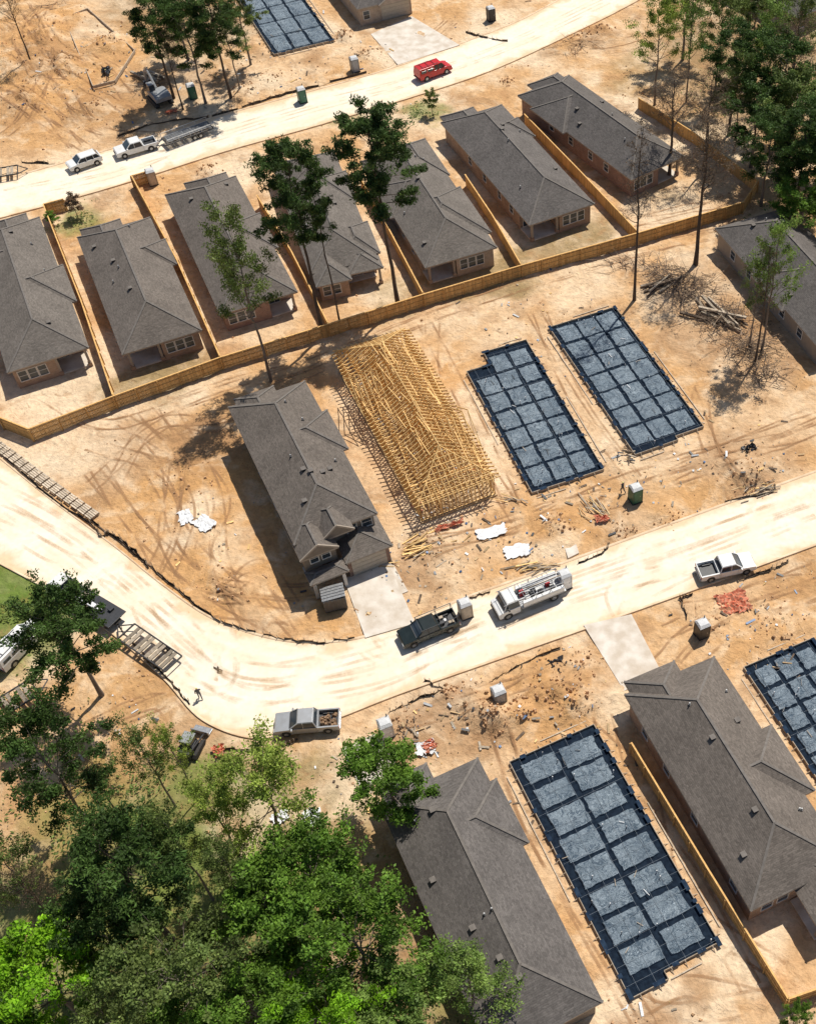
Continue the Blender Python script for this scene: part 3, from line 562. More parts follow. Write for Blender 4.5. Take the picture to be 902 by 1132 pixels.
# slabs
def slab(key,poly,cols,rows,tw=.75,bt=0):
    b,an,w,L,_=SL[key]; P=poly(w,L); E=empty('foundation_formwork',(b.x,b.y,0),an)
    def inside(x,y):
        c=False;n=len(P)
        for i in range(n):
            (x1,y1),(x2,y2)=P[i],P[(i+1)%n]
            if (y1>y)!=(y2>y) and x<(x2-x1)*(y-y1)/(y2-y1)+x1: c=not c
        return c
    q=MB(); q.poly([(x,y,.06) for x,y in P],'trench'); q.obj('trench_liner',parent=E)
    f=MB(); n=len(P)
    for i in range(n):
        (x1,y1),(x2,y2)=P[i],P[(i+1)%n]; f.bar((x1,y1,.10),(x2,y2,.10),.06,.44,'oldwood',random.uniform(.8,1.1))
        d=Vector((x2-x1,y2-y1,0)); m=int(d.length/1.2); nn=Vector((d.y,-d.x,0)).normalized()
        for k in range(m):
            r=Vector((x1,y1,0))+d*((k+.5)/m); f.bar((r.x,r.y,.3),(r.x+nn.x*.55,r.y+nn.y*.55,-.1),.05,.08,'oldwood',1.2)
        # loose liner skirt folded over the boards
        for k in range(int(d.length/1.5)):
            if random.random()<.6:
                a_=Vector((x1,y1,0))+d*((k+random.random())/max(1,int(d.length/1.5))); f.bar(a_-nn*.25+Vector((0,0,.345)),a_+nn*.12+Vector((0,0,.33)),random.uniform(.3,1.1),.02,'trench',2.)
        if d.length>5:
            a_=Vector((x1,y1,0))+nn*.75; f.bar(a_+d*.05+Vector((0,0,.05)),a_+d*.6+Vector((0,0,.05)),.1,.05,'oldwood',1.2)
    f.obj('form_boards',parent=E)
    pd=MB(); g=MB()
    x_in=tw*.6; yy0=tw*.6+bt
    for i in range(cols):
        for j in range(rows):
            x0=x_in+(w-2*x_in)*i/cols+tw*.28; x1=x_in+(w-2*x_in)*(i+1)/cols-tw*.28
            y0=yy0+(L-yy0-x_in)*j/rows+tw*.28; y1=yy0+(L-yy0-x_in)*(j+1)/rows-tw*.28
            if all(inside(a,c) for a in (x0,x1) for c in (y0,y1)):
                K=6; jx=[random.uniform(-.10,.10) for _ in range(4)]; g_={}
                for u in range(K+1):
                    for v in range(K+1):
                        s_=u/K; t_=v/K; eu=0 if 0<u<K and 0<v<K else 1
                        x=(x0+jx[0])*(1-s_)+(x1+jx[1])*s_+random.uniform(-.07,.07)*eu; y=(y0+jx[2])*(1-t_)+(y1+jx[3])*t_+random.uniform(-.07,.07)*eu
                        g_[u,v]=(x,y,.30+random.uniform(-.03,.03)-(.05 if eu else 0))
                for u in range(K):
                    for v in range(K): pd.poly([g_[u,v],g_[u+1,v],g_[u+1,v+1],g_[u,v+1]],'poly')
                ring=[(u,0) for u in range(K)]+[(K,v) for v in range(K)]+[(u,K) for u in range(K,0,-1)]+[(0,v) for v in range(K,0,-1)]
                xc,yc=(x0+x1)/2,(y0+y1)/2
                for a_,b_ in zip(ring,ring[1:]+ring[:1]):
                    p1,p2=g_[a_],g_[b_]; ex=lambda p:(xc+(p[0]-xc)*1.05,yc+(p[1]-yc)*1.05,.03); pd.poly([p1,ex(p1),ex(p2),p2],'poly')
    pd.obj('raised_pads',parent=E)
    xx=.9
    while xx<w-.3:
        ys=[yy for yy in np.arange(.2,L,.25) if inside(xx,yy)]
        if ys: g.bar((xx,ys[0],.36),(xx,ys[-1],.36),.014,.014,'cable')
        xx+=1.5
    yy=.9
    while yy<L-.3:
        xs=[x for x in np.arange(.1,w,.2) if inside(x,yy)]
        if xs: g.bar((xs[0],yy,.38),(xs[-1],yy,.38),.014,.014,'cable')
        yy+=1.6
    for k in range(16):
        x=random.uniform(.5,w-.5);y=random.uniform(.5,L-.5)
        if inside(x,y): g.tube([(x,y,.1),(x,y,.75)],[.05,.05],6,random.choice(['sheet','sheet','grey_pl']))
    for k in range(10):
        x=random.uniform(.5,w-1.5);y=random.uniform(.5,L-1.5); a=random.uniform(0,3.1)
        if inside(x,y): g.bar((x,y,.42),(x+math.cos(a)*random.uniform(.3,.9),y+math.sin(a)*.8,.42),.05,.04,random.choice(['sheet','oldwood','dark']))
    g.obj('tendons_and_pipes',parent=E)
slab('s1',lambda w,L:[(0,0),(w*.72,0),(w,.0),(w,L-2),(w,L+.5),(w*.35,L+.5),(w*.35,L-1.8),(0,L-1.8)],3,7)
slab('s2',lambda w,L:[(0,0),(w*.6,0),(w*.6,.6),(w,.6),(w,L),(0,L)],3,7,.7,.6)
slab('s3',lambda w,L:[(0,0),(w*.4,0),(w*.4,.7),(w,.7),(w,L),(0,L)],2,8,.9,.7)
slab('s4',lambda w,L:[(0,0),(w,0),(w,L),(0,L)],3,7)
slab('s5',lambda w,L:[(0,0),(w,0),(w,L),(0,L)],3,6)
# ---------------------------------------------------------------- fences
def fence(name,px,h=1.85):
    mb=MB(); P=[S(*p) for p in px]
    for a,b in zip(P[:-1],P[1:]):
        d=b-a; L=d.length; d.normalize(); nn=Vector((d.y,-d.x,0)); n=int(L/.15); pt=1
        for i in range(n):
            if i%16==0: pt=random.uniform(.85,1.1)
            p=a+d*(i*L/n); q=a+d*((i+.93)*L/n); hh=h+random.uniform(-.02,.02); t=pt*random.uniform(.75,1.12); jn=nn*random.uniform(-.008,.008); z0=Vector((0,0,-.1)); z1=Vector((0,0,hh)); k=nn*.012
            mb.hexa([p+jn-k+z0,q+jn-k+z0,q+jn+k+z0,p+jn+k+z0,p+jn-k+z1,q+jn-k+z1,q+jn+k+z1,p+jn+k+z1],'fence',t)
        for z in (.35,1.0,1.6): mb.bar(a+nn*.045+Vector((0,0,z)),b+nn*.045+Vector((0,0,z)),.05,.09,'fence',.95)
        mb.bar(a+Vector((0,0,h+.045)),b+Vector((0,0,h+.045)),.15,.04,'fence',1.15)
        m=max(1,int(L/2.4))
        for i in range(m+1):
            p=a+d*(L*i/m)+nn*.13; mb.bar(p+Vector((0,0,-.2)),p+Vector((0,0,h-.05)),.1,.1,'fence',.9)
    return mb.obj(name)
BF=[(-30,440),(-8,455),(6,474),(38,487),(130,451),(247,408),(366,371),(470,338),(577,306),(705,270),(820,236)]
fence('wooden_fence',BF)
for px in ([(130,449),(95,345),(53,238)],[(247,406),(200,300),(150,207)],[(365,369),(325,290),(287,228)],[(469,336),(430,262),(400,208)],[(576,304),(545,250),(515,205)],[(704,268),(640,200),(580,138)],[(820,236),(836,212),(765,158),(705,120)],
           [(697,832),(780,970),(868,1113),(905,1100)],[(53,238),(75,232)],[(148,207),(172,200)]): fence('wooden_fence',px,1.8)
def silt(px,h=.42):
    P=cr([S(*p) for p in px],6); mb=MB()
    Q=[p+Vector((random.uniform(-.12,.12),random.uniform(-.12,.12),0)) for p in P]
    for i,(a,b) in enumerate(zip(Q[:-1],Q[1:])):
        ha=h*random.uniform(.5,1.1)
        n=(b-a).normalized(); n=Vector((n.y,-n.x,0))*.12
        if random.random()<.9: mb.poly([a+Vector((0,0,-.1)),b+Vector((0,0,-.1)),b+n*random.uniform(-.6,.6)+Vector((0,0,h*random.uniform(.4,.9))),a+n*random.uniform(-.6,.6)+Vector((0,0,h*random.uniform(.4,.9)))],'silt')
        mb.poly([a+Vector((0,0,.05)),b+Vector((0,0,.05)),b+n+Vector((0,0,.1)),a+n+Vector((0,0,.1))],'silt')
        mb.bar(a+Vector((.03,.03,-.1)),a+Vector((.03,.03,ha+.2)),.05,.05,'oldwood')
    return mb.obj('silt_fence')
silt([(-40,470),(0,500),(50,545),(100,580),(112,594),(122,590),(145,606),(180,638),(215,668),(250,690),(300,704),(345,711),(392,706)],.5)
silt([(102,576),(150,612),(165,628)])
silt([(470,752),(500,765),(540,755),(570,738),(618,717)]); silt([(430,787),(470,770),(500,765)])
silt([(752,662),(765,657)]); silt([(752,662),(760,685)]); silt([(818,642),(850,630),(872,620)])
silt([(640,622),(668,610),(672,600)]); silt([(235,128),(262,120),(300,108),(330,100),(405,80)]); silt([(540,655),(520,662)])
silt([(120,680),(150,712),(190,755),(210,780)]); silt([(560,46),(530,40),(515,35)]); silt([(800,555),(850,545),(856,535)]); silt([(130,150),(180,135),(230,130)])
silt([(240,828),(300,828),(330,818)]); silt([(25,180),(60,180)])
mb=MB(); P=cr([S(*p) for p in [(-25,490),(5,512),(50,546),(97,580)]],6)
for a,b in zip(P[:-1],P[1:]):
    d=(b-a).normalized(); n=Vector((-d.y,d.x,0)); c=a.lerp(b,.5)+n*1.1; l=(b-a).length*.42
    for k in range(5): mb.bar(c-d*l+n*(k*.24-.5)+Vector((0,0,.25+random.uniform(0,.08))),c+d*l+n*(k*.24-.5)+Vector((0,0,.25+random.uniform(0,.08))),.18,.06,'oldwood',random.uniform(1.1,1.6))
    for s_ in (-.8,.8): mb.bar(c+d*l*s_-n*.6+Vector((0,0,.13)),c+d*l*s_+n*.6+Vector((0,0,.13)),.1,.14,'oldwood',.9)
mb.obj('pallet_row')
# ---------------------------------------------------------------- vehicles
def arch(cx,r,z): return [(cx-r*math.cos(t),z+r*math.sin(t)) for t in [math.pi*k/6 for k in range(7)]]
def wheels(mb,xs,yw,r=.39):
    for x in xs:
        for s in (-1,1):
            mb.tube([(x,s*yw-.13,r),(x,s*yw+.13,r)],[r,r],16,'rubber'); mb.tube([(x,s*(yw+.10)-.05,r),(x,s*(yw+.10)+.05,r)],[r*.55,r*.5],10,'metal')
def cabin(mb,x0,x1,t0,t1,z0,z1,hw,k,pill=()):
    mb.frus((x0,x1,-hw+.06,hw-.06),z0-.02,(t0,t1,-hw+.2,hw-.2),z1-.02,'glass')
    mb.frus((t0-.03,t1+.05,-hw+.17,hw-.17),z1-.05,(t0+.06,t1-.05,-hw+.24,hw-.24),z1+.05,k)
    for s in (-1,1):
        for (a,b) in ((x0+.02,t0+.02),(x1-.02,t1)): mb.bar((a,s*(hw-.07),z0),(b,s*(hw-.2),z1),.10,.07,k)
        for q in pill:
            mb.bar((q,s*(hw-.055),z0),(q,s*(hw-.19),z1),.05,.12,k,up=Vector((0,1,0)))
def vehicle(name,kind,paint,a,b,rack=False,load=None,L=None):
    pa=S(*a,.7);pb=S(*b,.7); c=(pa+pb)/2; an=math.atan2(pb.y-pa.y,pb.x-pa.x); mb=MB(); k=paint
    if kind=='pickup':
        prof=[(-.95,.42)]+arch(1.9,.47,.42)+[(2.82,.42),(2.92,.6),(2.9,.92),(2.78,1.06),(1.45,1.17),(-.95,1.17)]
        mb.prism(prof,-.98,.98,k)
        bp=[(-2.88,.5)]+arch(-1.85,.47,.42)+[(-.97,.42),(-.97,1.15),(-2.88,1.15)]
        mb.prism(bp,-.98,-.84,k); mb.prism(bp,.84,.98,k); mb.box(-2.8,-.97,-.84,.84,.6,.68,'dark'); mb.box(-2.9,-2.82,-.83,.83,.55,1.14,k); mb.box(-1.05,-.97,-.83,.83,.6,1.16,k)
        mb.box(-2.3,-1.4,-.83,-.62,.6,.85,'dark'); mb.box(-2.3,-1.4,.62,.83,.6,.85,'dark')
        cabin(mb,-.93,1.5,-.72,.72,1.17,1.84,.98,k,(.25,)); wheels(mb,(1.9,-1.85),.86)
        mb.box(2.86,3.0,-.9,.9,.42,.62,'metal'); mb.box(-3.0,-2.9,-.9,.9,.45,.6,'metal'); mb.box(2.88,2.935,-.5,.5,.64,.9,'dark')
        for s in (-1,1):
            mb.box(2.8,2.935,s*.75-.2,s*.75+.2,.72,.92,'lamp_w'); mb.box(-2.92,-2.86,s*.9-.07,s*.9+.07,.75,1.05,'lamp_red'); mb.box(1.2,1.35,s*1.1-.12,s*1.1+.12,1.15,1.36,k)
        mb.bar((1.5,-.8,1.19),(1.5,.8,1.19),.08,.03,'dark')
        for x in (.95,-.85): 
            for s in (-1,1): mb.bar((x,s*.984,.5),(x,s*.984,1.15),.012,.012,'dark')
        if rack:
            for x in (-2.7,-1.1,.9):
                for s in (-1,1): mb.bar((x,s*.9,1.15 if x<0 else 1.5),(x,s*.9,2.05),.05,.05,'dark')
                mb.bar((x,-.9,2.05),(x,.9,2.05),.05,.05,'dark')
            for s in (-1,1): mb.bar((-2.8,s*.9,2.05),(1.0,s*.9,2.05),.05,.05,'dark')
            for i in range(7): x=random.uniform(-2.6,-1.3);y=random.uniform(-.5,.5); mb.box(x-.2,x+.2,y-.15,y+.15,.68,random.uniform(.85,1.2),random.choice(['sheet','metal','oldwood','dark']))
        if load:
            for i in range(40): 
                x=random.uniform(-2.6,-1.2);y=random.uniform(-.65,.65);s_=random.uniform(.08,.26); mb.frus((x-s_,x+s_,y-s_,y+s_),.66,(x-s_*.4,x+s_*.4,y-s_*.5,y+s_*.5),.8+random.uniform(0,.35),load,random.uniform(.7,1.3))
    elif kind=='van':
        mb.prism([(-2.8,.42)]+arch(-1.7,.46,.4)+arch(1.8,.46,.4)+[(2.75,.42),(2.85,.65),(2.8,1.0),(2.3,1.18),(1.75,1.25),(-2.8,1.25)],-.98,.98,k)
        mb.frus((-2.8,-.2,-.97,.97),1.25,(-2.7,-.2,-.86,.86),2.05,k); mb.box(-2.5,-1.6,-.965,-.93,1.35,1.75,'glass'); mb.box(-1.4,-.4,-.965,-.93,1.35,1.75,'glass')
        cabin(mb,-.2,1.85,-.25,1.15,1.23,2.02,.98,k,(.5,)); wheels(mb,(1.8,-1.7),.87); mb.box(2.8,2.92,-.9,.9,.4,.62,'dark'); mb.box(-2.9,-2.8,-.9,.9,.42,.6,'dark')
        for s in (-1,1):
            mb.box(2.7,2.86,s*.75-.18,s*.75+.18,.78,.98,'lamp_w'); mb.box(-2.83,-2.78,s*.88-.07,s*.88+.07,.8,1.2,'lamp_red'); mb.box(1.35,1.5,s*1.1-.12,s*1.1+.12,1.2,1.42,k)
            mb.bar((-2.4,s*.6,2.12),(.6,s*.6,2.12),.05,.05,'dark'); 
        for x in (-2,-1,0): mb.bar((x,-.6,2.12),(x,.6,2.12),.05,.05,'dark')
    elif kind=='suv':
        mb.prism([(-2.3,.42)]+arch(-1.4,.42,.4)+arch(1.45,.42,.4)+[(2.25,.42),(2.35,.6),(2.3,.88),(2.1,1.0),(1.1,1.1),(-2.3,1.12)],-.93,.93,k)
        cabin(mb,-2.2,1.25,-1.75,.5,1.1,1.65,.93,k,(-.2,-1.2)); wheels(mb,(1.45,-1.4),.82,.36)
        for s in (-1,1): mb.box(2.2,2.36,s*.7-.18,s*.7+.18,.68,.86,'lamp_w'); mb.box(-2.33,-2.28,s*.8-.08,s*.8+.08,.75,1.0,'lamp_red'); mb.box(.95,1.1,s*1.02-.1,s*1.02+.1,1.08,1.25,k)
    elif kind in ('flatbed','worktruck'):
        Lh=(L or 7.0)/2
        mb.prism([(Lh-2.3,.5)]+arch(Lh-.95,.5,.45)+[(Lh-.1,.5),(Lh,.7),(Lh,1.2),(Lh-.3,1.3),(Lh-.9,1.4),(Lh-2.3,1.4)],-1.05,1.05,k)
        cabin(mb,Lh-2.3,Lh-.55,Lh-2.2,Lh-1.0,1.4,2.25,1.05,k,()); mb.box(Lh-.02,Lh+.08,-1,1,.45,.7,'dark'); mb.box(-Lh,Lh-2.3,-.4,.4,.5,.75,'dark')
        mb.box(-Lh,Lh-2.4,-1.15,1.15,.95,1.08,'metal' if kind=='worktruck' else 'dark'); wheels(mb,(Lh-.95,-Lh+1.2,-Lh+2.2) if Lh>4 else (Lh-.95,-Lh+1.3),.92,.45)
        for s in (-1,1): mb.box(Lh-.05,Lh+.03,s*.8-.18,s*.8+.18,.85,1.05,'lamp_w'); mb.box(Lh-1.1,Lh-.95,s*1.2-.12,s*1.2+.12,1.5,1.85,'dark')
        if kind=='worktruck':
            for s in (-1,1):
                mb.box(-Lh+.2,Lh-2.6,s*.95-.18,s*.95+.18,1.08,1.7,k); mb.bar((-Lh+.1,s*.95,2.3),(Lh-.6,s*.95,2.3),.07,.07,'metal')
                for x in np.linspace(-Lh+.2,Lh-2.6,4): mb.bar((x,s*.95,1.7),(x,s*.95,2.3),.07,.07,'metal')
            for x in np.linspace(-Lh+.2,Lh-.8,7): mb.bar((x,-.95,2.3),(x,.95,2.3),.06,.06,'metal')
            for i in range(6): y=random.uniform(-.75,.75); mb.bar((-Lh+random.uniform(0,.8),y,2.38),(Lh-random.uniform(2.4,3.4),y+random.uniform(-.1,.1),2.38),.1,.06,random.choice(['trim','metal','oldwood']))
            for i in range(10): x=random.uniform(-Lh+.6,Lh-3); y=random.uniform(-.5,.5); mb.box(x-.25,x+.25,y-.2,y+.2,1.08,random.uniform(1.3,1.8),random.choice(['dark','trim','dark','paint_red']))
        else:
            mb.box(Lh-2.55,Lh-2.4,-1.1,1.1,1.08,2.0,'dark')
            for i in range(10): x=random.uniform(-Lh+.4,Lh-3); y=random.uniform(-.7,.7); s_=random.uniform(.2,.5); mb.box(x-s_,x+s_,y-.25,y+.25,1.08,1.08+random.uniform(.2,.7),random.choice(['dark','oldwood','metal','sheet']))
    elif kind=='trailer':
        Lh=(L or 6)/2
        for s in (-1,1): mb.bar((-Lh,s*1.05,.75),(Lh,s*1.05,.75),.12,.18,'dark')
        for i in range(int(L*2)): x=-Lh+(i+.5)/2; mb.box(x-.2,x+.2,-1.0,1.0,.72,.78,'oldwood',random.uniform(.5,1.0)) if (i%3) else None
        mb.bar((Lh,1,.7),(Lh+1.3,0,.6),.1,.12,'dark'); mb.bar((Lh,-1,.7),(Lh+1.3,0,.6),.1,.12,'dark'); wheels(mb,(-.5,-1.4),1.0,.36)
        for x in (-Lh,Lh): mb.bar((x,-1.05,.75),(x,1.05,.75),.12,.18,'dark')
        if load=='pipes':
            for i in range(12): y=-.85+i*.155; mb.tube([(-Lh+.2,y,.95+.12*(i%2)),(Lh-.2,y,.95+.12*(i%2))],[.07,.07],6,'metal')
            for s in (-1,1):
                for x in np.linspace(-Lh,Lh,5): mb.bar((x,s*1.05,.8),(x,s*1.05,1.5),.06,.06,'trim')
                mb.bar((-Lh,s*1.05,1.5),(Lh,s*1.05,1.5),.06,.06,'trim')
    return mb.obj(name,(c.x,c.y,.035),an,bevel=.035)
vehicle('red_van','van','paint_red',(457,86),(500,70))
vehicle('parked_suv','suv','paint_white',(110,172),(76,184))
vehicle('white_pickup_truck','pickup','paint_white',(176,155),(124,170))
vehicle('utility_trailer','trailer','dark',(233,138),(182,157),L=7,load='pipes')
vehicle('green_pickup_truck','pickup','paint_green',(504,683),(443,708),rack=True)
vehicle('work_truck','worktruck','paint_white',(616,648),(552,674),L=7.2)
vehicle('white_pickup_truck','pickup','paint_white',(775,633),(829,621))
vehicle('loaded_pickup_truck','pickup','paint_silver',(370,796),(310,801),load='dirtload')
vehicle('flatbed_truck','flatbed','paint_white',(135,690),(55,642),L=9)
vehicle('utility_trailer','trailer','dark',(190,733),(142,700),L=6.5)
vehicle('white_van','van','paint_white',(0,735),(42,692))
vehicle('utility_trailer','trailer','dark',(-25,195),(22,187),L=5)
vehicle('utility_trailer','trailer','dark',(-10,790),(30,765),L=5)
def skid(px,py,an,k='dark'):
    mb=MB()
    for s in (-1,1):
        mb.prism([(-.9,.05),(.8,.05),(1.0,.3),(.8,.6),(-.8,.6),(-1.05,.3)],s*.75-.17,s*.75+.17,'rubber'); mb.bar((-.9,s*.62,1.3),(1.2,s*.6,.7),.12,.18,k); mb.bar((1.2,s*.6,.75),(1.6,s*.6,.25),.1,.14,k)
    mb.box(-1.2,.5,-.55,.55,.4,1.25,k); mb.box(-.45,.5,-.48,.48,1.25,1.95,'glass'); mb.box(-.55,.6,-.54,.54,1.95,2.05,'grey_pl')
    for x in (-.5,.55):
        for s in (-1,1): mb.bar((x,s*.52,1.2),(x,s*.52,2.0),.08,.08,k)
    mb.prism([(1.5,.05),(2.3,.05),(2.3,.1),(1.65,.15),(1.6,.65),(1.5,.65)],-.85,.85,'metal'); c=S(px,py); return mb.obj('skid_steer_loader',(c.x,c.y,0),an,bevel=.03)
skid(213,828,1.3)
def excavator(px,py,an,k='grey_pl'):
    mb=MB()
    for s in (-1,1): mb.prism([(-1.8,.15),(-1.4,0),(1.4,0),(1.8,.15),(1.9,.45),(1.5,.8),(-1.5,.8),(-1.9,.45)],s*1.1-.28,s*1.1+.28,'rubber')
    mb.box(-.8,.8,-.8,.8,.5,.95,'dark'); mb.prism([(-2.0,1.0),(1.3,1.0),(1.3,1.5),(.2,1.9),(-1.6,1.9),(-2.1,1.6)],-1.2,1.2,k)
    mb.frus((.0,1.35,.2,1.15),1.5,(.15,1.1,.28,1.08),2.75,'glass'); mb.box(.1,1.15,.24,1.12,2.74,2.84,k)
    for a,b in (((1.2,-.2,1.5),(3.2,-.2,3.4)),((3.2,-.2,3.4),(4.8,-.2,2.6)),((4.8,-.2,2.6),(5.3,-.2,.7))): mb.bar(a,b,.3,.45,k)
    mb.bar((1.6,-.2,1.3),(2.8,-.2,2.7),.14,.14,'metal'); mb.bar((3.2,-.2,3.75),(4.6,-.2,3.0),.14,.14,'metal')
    mb.prism([(4.7,.2),(5.0,.0),(5.6,.1),(5.7,.7),(5.3,.8)],-.7,.3,'dark'); c=S(px,py); return mb.obj('excavator',(c.x,c.y,.05),an,bevel=.04)
excavator(178,112,2.2)
def potty(px,py,k='tan_pl',an=.45):
    mb=MB(); mb.box(-.56,.56,-.56,.56,.12,2.1,k); mb.box(-.62,.62,-.62,.62,-.05,.12,'dark'); mb.frus((-.6,.6,-.6,.6),2.1,(-.45,.45,-.35,.35),2.32,'sheet',.8)
    mb.box(-.4,.4,-.585,-.56,.2,1.95,k,1.25); mb.box(.22,.3,-.60,-.585,1.0,1.15,'metal'); mb.tube([(.4,.45,2.0),(.4,.45,2.55)],[.06,.06],8,'dark')
    for x in (-.57,.57):
        for j in range(4): mb.box(x-.01,x+.01,-.4+j*.22,-.3+j*.22,1.75,1.95,'dark')
    for x in (-.55,.55):
        for y in (-.55,.55): mb.bar((x,y,.12),(x,y,2.1),.07,.07,k,.8)
    c=S(px,py); return mb.obj('portable_toilet',(c.x,c.y,.03),an,bevel=.02)
for a in ((515,680,'tan_pl'),(335,112,'green_pl'),(393,78,'grey_pl'),(552,776,'grey_pl'),(170,203,'tan_pl'),(624,648,'sheet'),(702,553,'green_pl'),(428,812,'sheet'),(543,22,'dark'),(775,703,'dark'),(214,108,'green_pl')): potty(*a)
mb=MB()
mb.box(-1.1,1.1,-.9,.9,.1,.2,'dark')
for x0,x1,y0,y1 in ((-1.1,-1.03,-.9,.9),(1.03,1.1,-.9,.9),(-1.03,1.03,-.9,-.83),(-1.03,1.03,.83,.9)): mb.box(x0,x1,y0,y1,.2,1.9,'grey_pl',.35)
for i in range(6): x=-1.0+i*.4; mb.box(x-.04,x+.04,-.97,-.9,.2,1.85,'grey_pl',.4)
for i in range(5): y=-.7+i*.35; mb.bar((-1.15,y,1.95),(1.15,y,2.05),.3,.05,'metal',.9)
for x in (-.9,.9): mb.bar((x,-.8,.05),(x,.8,.05),.15,.12,'rubber')
c=S(371,668); mb.obj('covered_dumpster',(c.x,c.y,.02),.3,bevel=.02)
# ---------------------------------------------------------------- piles and litter
def pile(name,px,py,n,rx,ry,kinds,l=(1,3),w=.1,an=None,h=.5,th=.05):
    mb=MB()
    for i in range(n):
        x=random.gauss(0,rx*.5);y=random.gauss(0,ry*.5); a=(an if an is not None else random.uniform(0,3.14))+random.gauss(0,.25 if an is not None else 1); L=random.uniform(*l)/2
        z=.08+random.random()*h*math.exp(-(x/rx)**2-(y/ry)**2); dz=random.uniform(-.06,.06)*L
        mb.bar((x-math.cos(a)*L,y-math.sin(a)*L,z-dz),(x+math.cos(a)*L,y+math.sin(a)*L,z+dz),w*random.uniform(.6,1.3),th,random.choice(kinds),random.uniform(.5,1.2))
    c=S(px,py); return mb.obj(name,(c.x,c.y,.05))
for a in ((478,603,60,2.4,1.8,.5),(590,628,26,2.0,.6,.35),(655,562,22,1.6,1.6,-.9),(835,542,26,2.0,1.0,.3),(430,625,6,1.2,.4,.2),(565,553,8,2.2,.5,-.2)):
    pile('lumber_pile',a[0],a[1],a[2],a[3],a[4],['lumber','oldwood','osb','oldwood'],(.6,2.4),.1,a[5],.35)
pile('lumber_pile',462,607,18,.8,.9,['lumber'],(1.8,2.6),.14,.5,.6,.08)
for a in ((640,752),(100,60),(290,85),(395,62),(600,745),(450,805),(872,735),(690,505),(508,790)):
    pile('scrap_heap',a[0],a[1],18,1.5,1.2,['oldwood','dark','osb','stick','stick'],(.3,1.1),.12,None,.3,.08)
mb=MB(); random.seed(31)
for (a,b,r,n) in ((500,600,7,110),(560,580,8,60),(640,560,7,60),(450,650,5,60),(600,760,9,80),(480,800,7,70),(640,830,8,40),(840,650,9,60),(700,540,8,60),(840,520,7,80),(110,80,14,120),(280,80,12,110),(400,80,10,70),(560,40,10,60),(350,640,5,30),(250,600,8,25),(760,480,7,40),(150,780,7,60),(430,840,6,50),(540,950,6,40),(700,1110,4,20),(590,350,10,50),(830,700,5,40)):
    c=S(a,b)
    for i in range(n):
        x=c.x+random.gauss(0,r*.5); y=c.y+random.gauss(0,r*.5); t=np.array([x]),np.array([y])
        if roadmask(*t)[0]<.2 or min(rectd(t[0],t[1],q)[0] for q in list(HS.values())+list(SL.values()))<.3: continue
        s=random.choice([.06,.09,.14,.22]); l=s*random.uniform(1,5) if random.random()<.5 else s; an=random.uniform(0,3.1); z=gz(x,y)+.03
        mb.bar((x-math.cos(an)*l/2,y-math.sin(an)*l/2,z),(x+math.cos(an)*l/2,y+math.sin(an)*l/2,z+random.uniform(0,.08)),s,.04,random.choice(['sheet','oldwood','osb','dark','stick','stick','lumber','grey_pl','oldwood','clod','blue_pl']),random.uniform(.6,1.2))
mb.obj('construction_litter')
def brush(px,py,n,rx,ry,h,l=(1.0,4.0),lv=0):
    mb=MB()
    for i in range(n):
        x=random.gauss(0,rx*.5);y=random.gauss(0,ry*.5);a=random.uniform(0,6.28);L=random.uniform(*l); z=random.random()*h*math.exp(-(x/rx)**2-(y/ry)**2)
        p=Vector((x,y,z)); pts=[p]; e=random.uniform(-.12,.25)
        for k in range(3): a+=random.gauss(0,.3); p=p+Vector((math.cos(a),math.sin(a),e+random.gauss(0,.15)))*L/3; p.z=max(p.z,.03); pts.append(p)
        r=random.uniform(.02,.06); t=random.uniform(.6,3.0); mb.tube(pts,[r,r*.8,r*.5,r*.2],4,'stick',t,False)
        for j in range(lv):
            q=pts[random.randint(1,3)]+Vector((random.gauss(0,.25),random.gauss(0,.25),random.uniform(0,.2))); s=random.uniform(.05,.12); d1=Vector((random.gauss(0,1),random.gauss(0,1),random.gauss(0,.4))).normalized()*s; d2=Vector((-d1.y,d1.x,random.uniform(-.5,.5)*s))
            mb.poly([q-d1,q-d2,q+d1,q+d2],'leaf_brown',random.uniform(.7,1.6))
    c=S(px,py); return mb.obj('brush_pile',(c.x,c.y,0))
brush(728,305,110,2.8,2.4,1.3,lv=2); brush(762,322,150,3.2,2.4,1.5,lv=2); brush(800,352,170,3.2,2.6,1.5,lv=2); brush(828,385,130,2.6,2.2,1.3,lv=2); brush(845,415,60,2.2,1.8,.8,lv=2); brush(690,290,30,2,1.5,.5); brush(170,95,70,2.2,1.5,.8); brush(640,50,60,2.5,1.5,.8,lv=1); brush(20,100,40,4,4,.6); brush(60,10,60,4,2,.6)
pile('log_pile',795,350,14,2.0,1.4,['oldwood','oldwood','stick'],(3,6),.26,-.8,1.0,.26); pile('log_pile',735,318,8,1.5,1,['oldwood','stick'],(3,5),.24,.6,1.0,.25); pile('log_pile',165,85,8,1.5,1,['oldwood'],(3,5),.3,-.7,.6,.3)
def sheet(name,px,py,sx,sy,k,an=0,amp=.12,n=10):
    mb=MB(); g={}
    for i in range(n+1):
        for j in range(n+1):
            e=.0 if 0<i<n and 0<j<n else .12
            g[i,j]=((i/n-.5)*sx+random.uniform(-.06-e,.06+e),(j/n-.5)*sy+random.uniform(-.06-e,.06+e),.12+random.random()*amp)
    for i in range(n):
        for j in range(n): mb.poly([g[i,j],g[i+1,j],g[i+1,j+1],g[i,j+1]],k)
    c=S(px,py); return mb.obj(name,(c.x,c.y,.06),an)
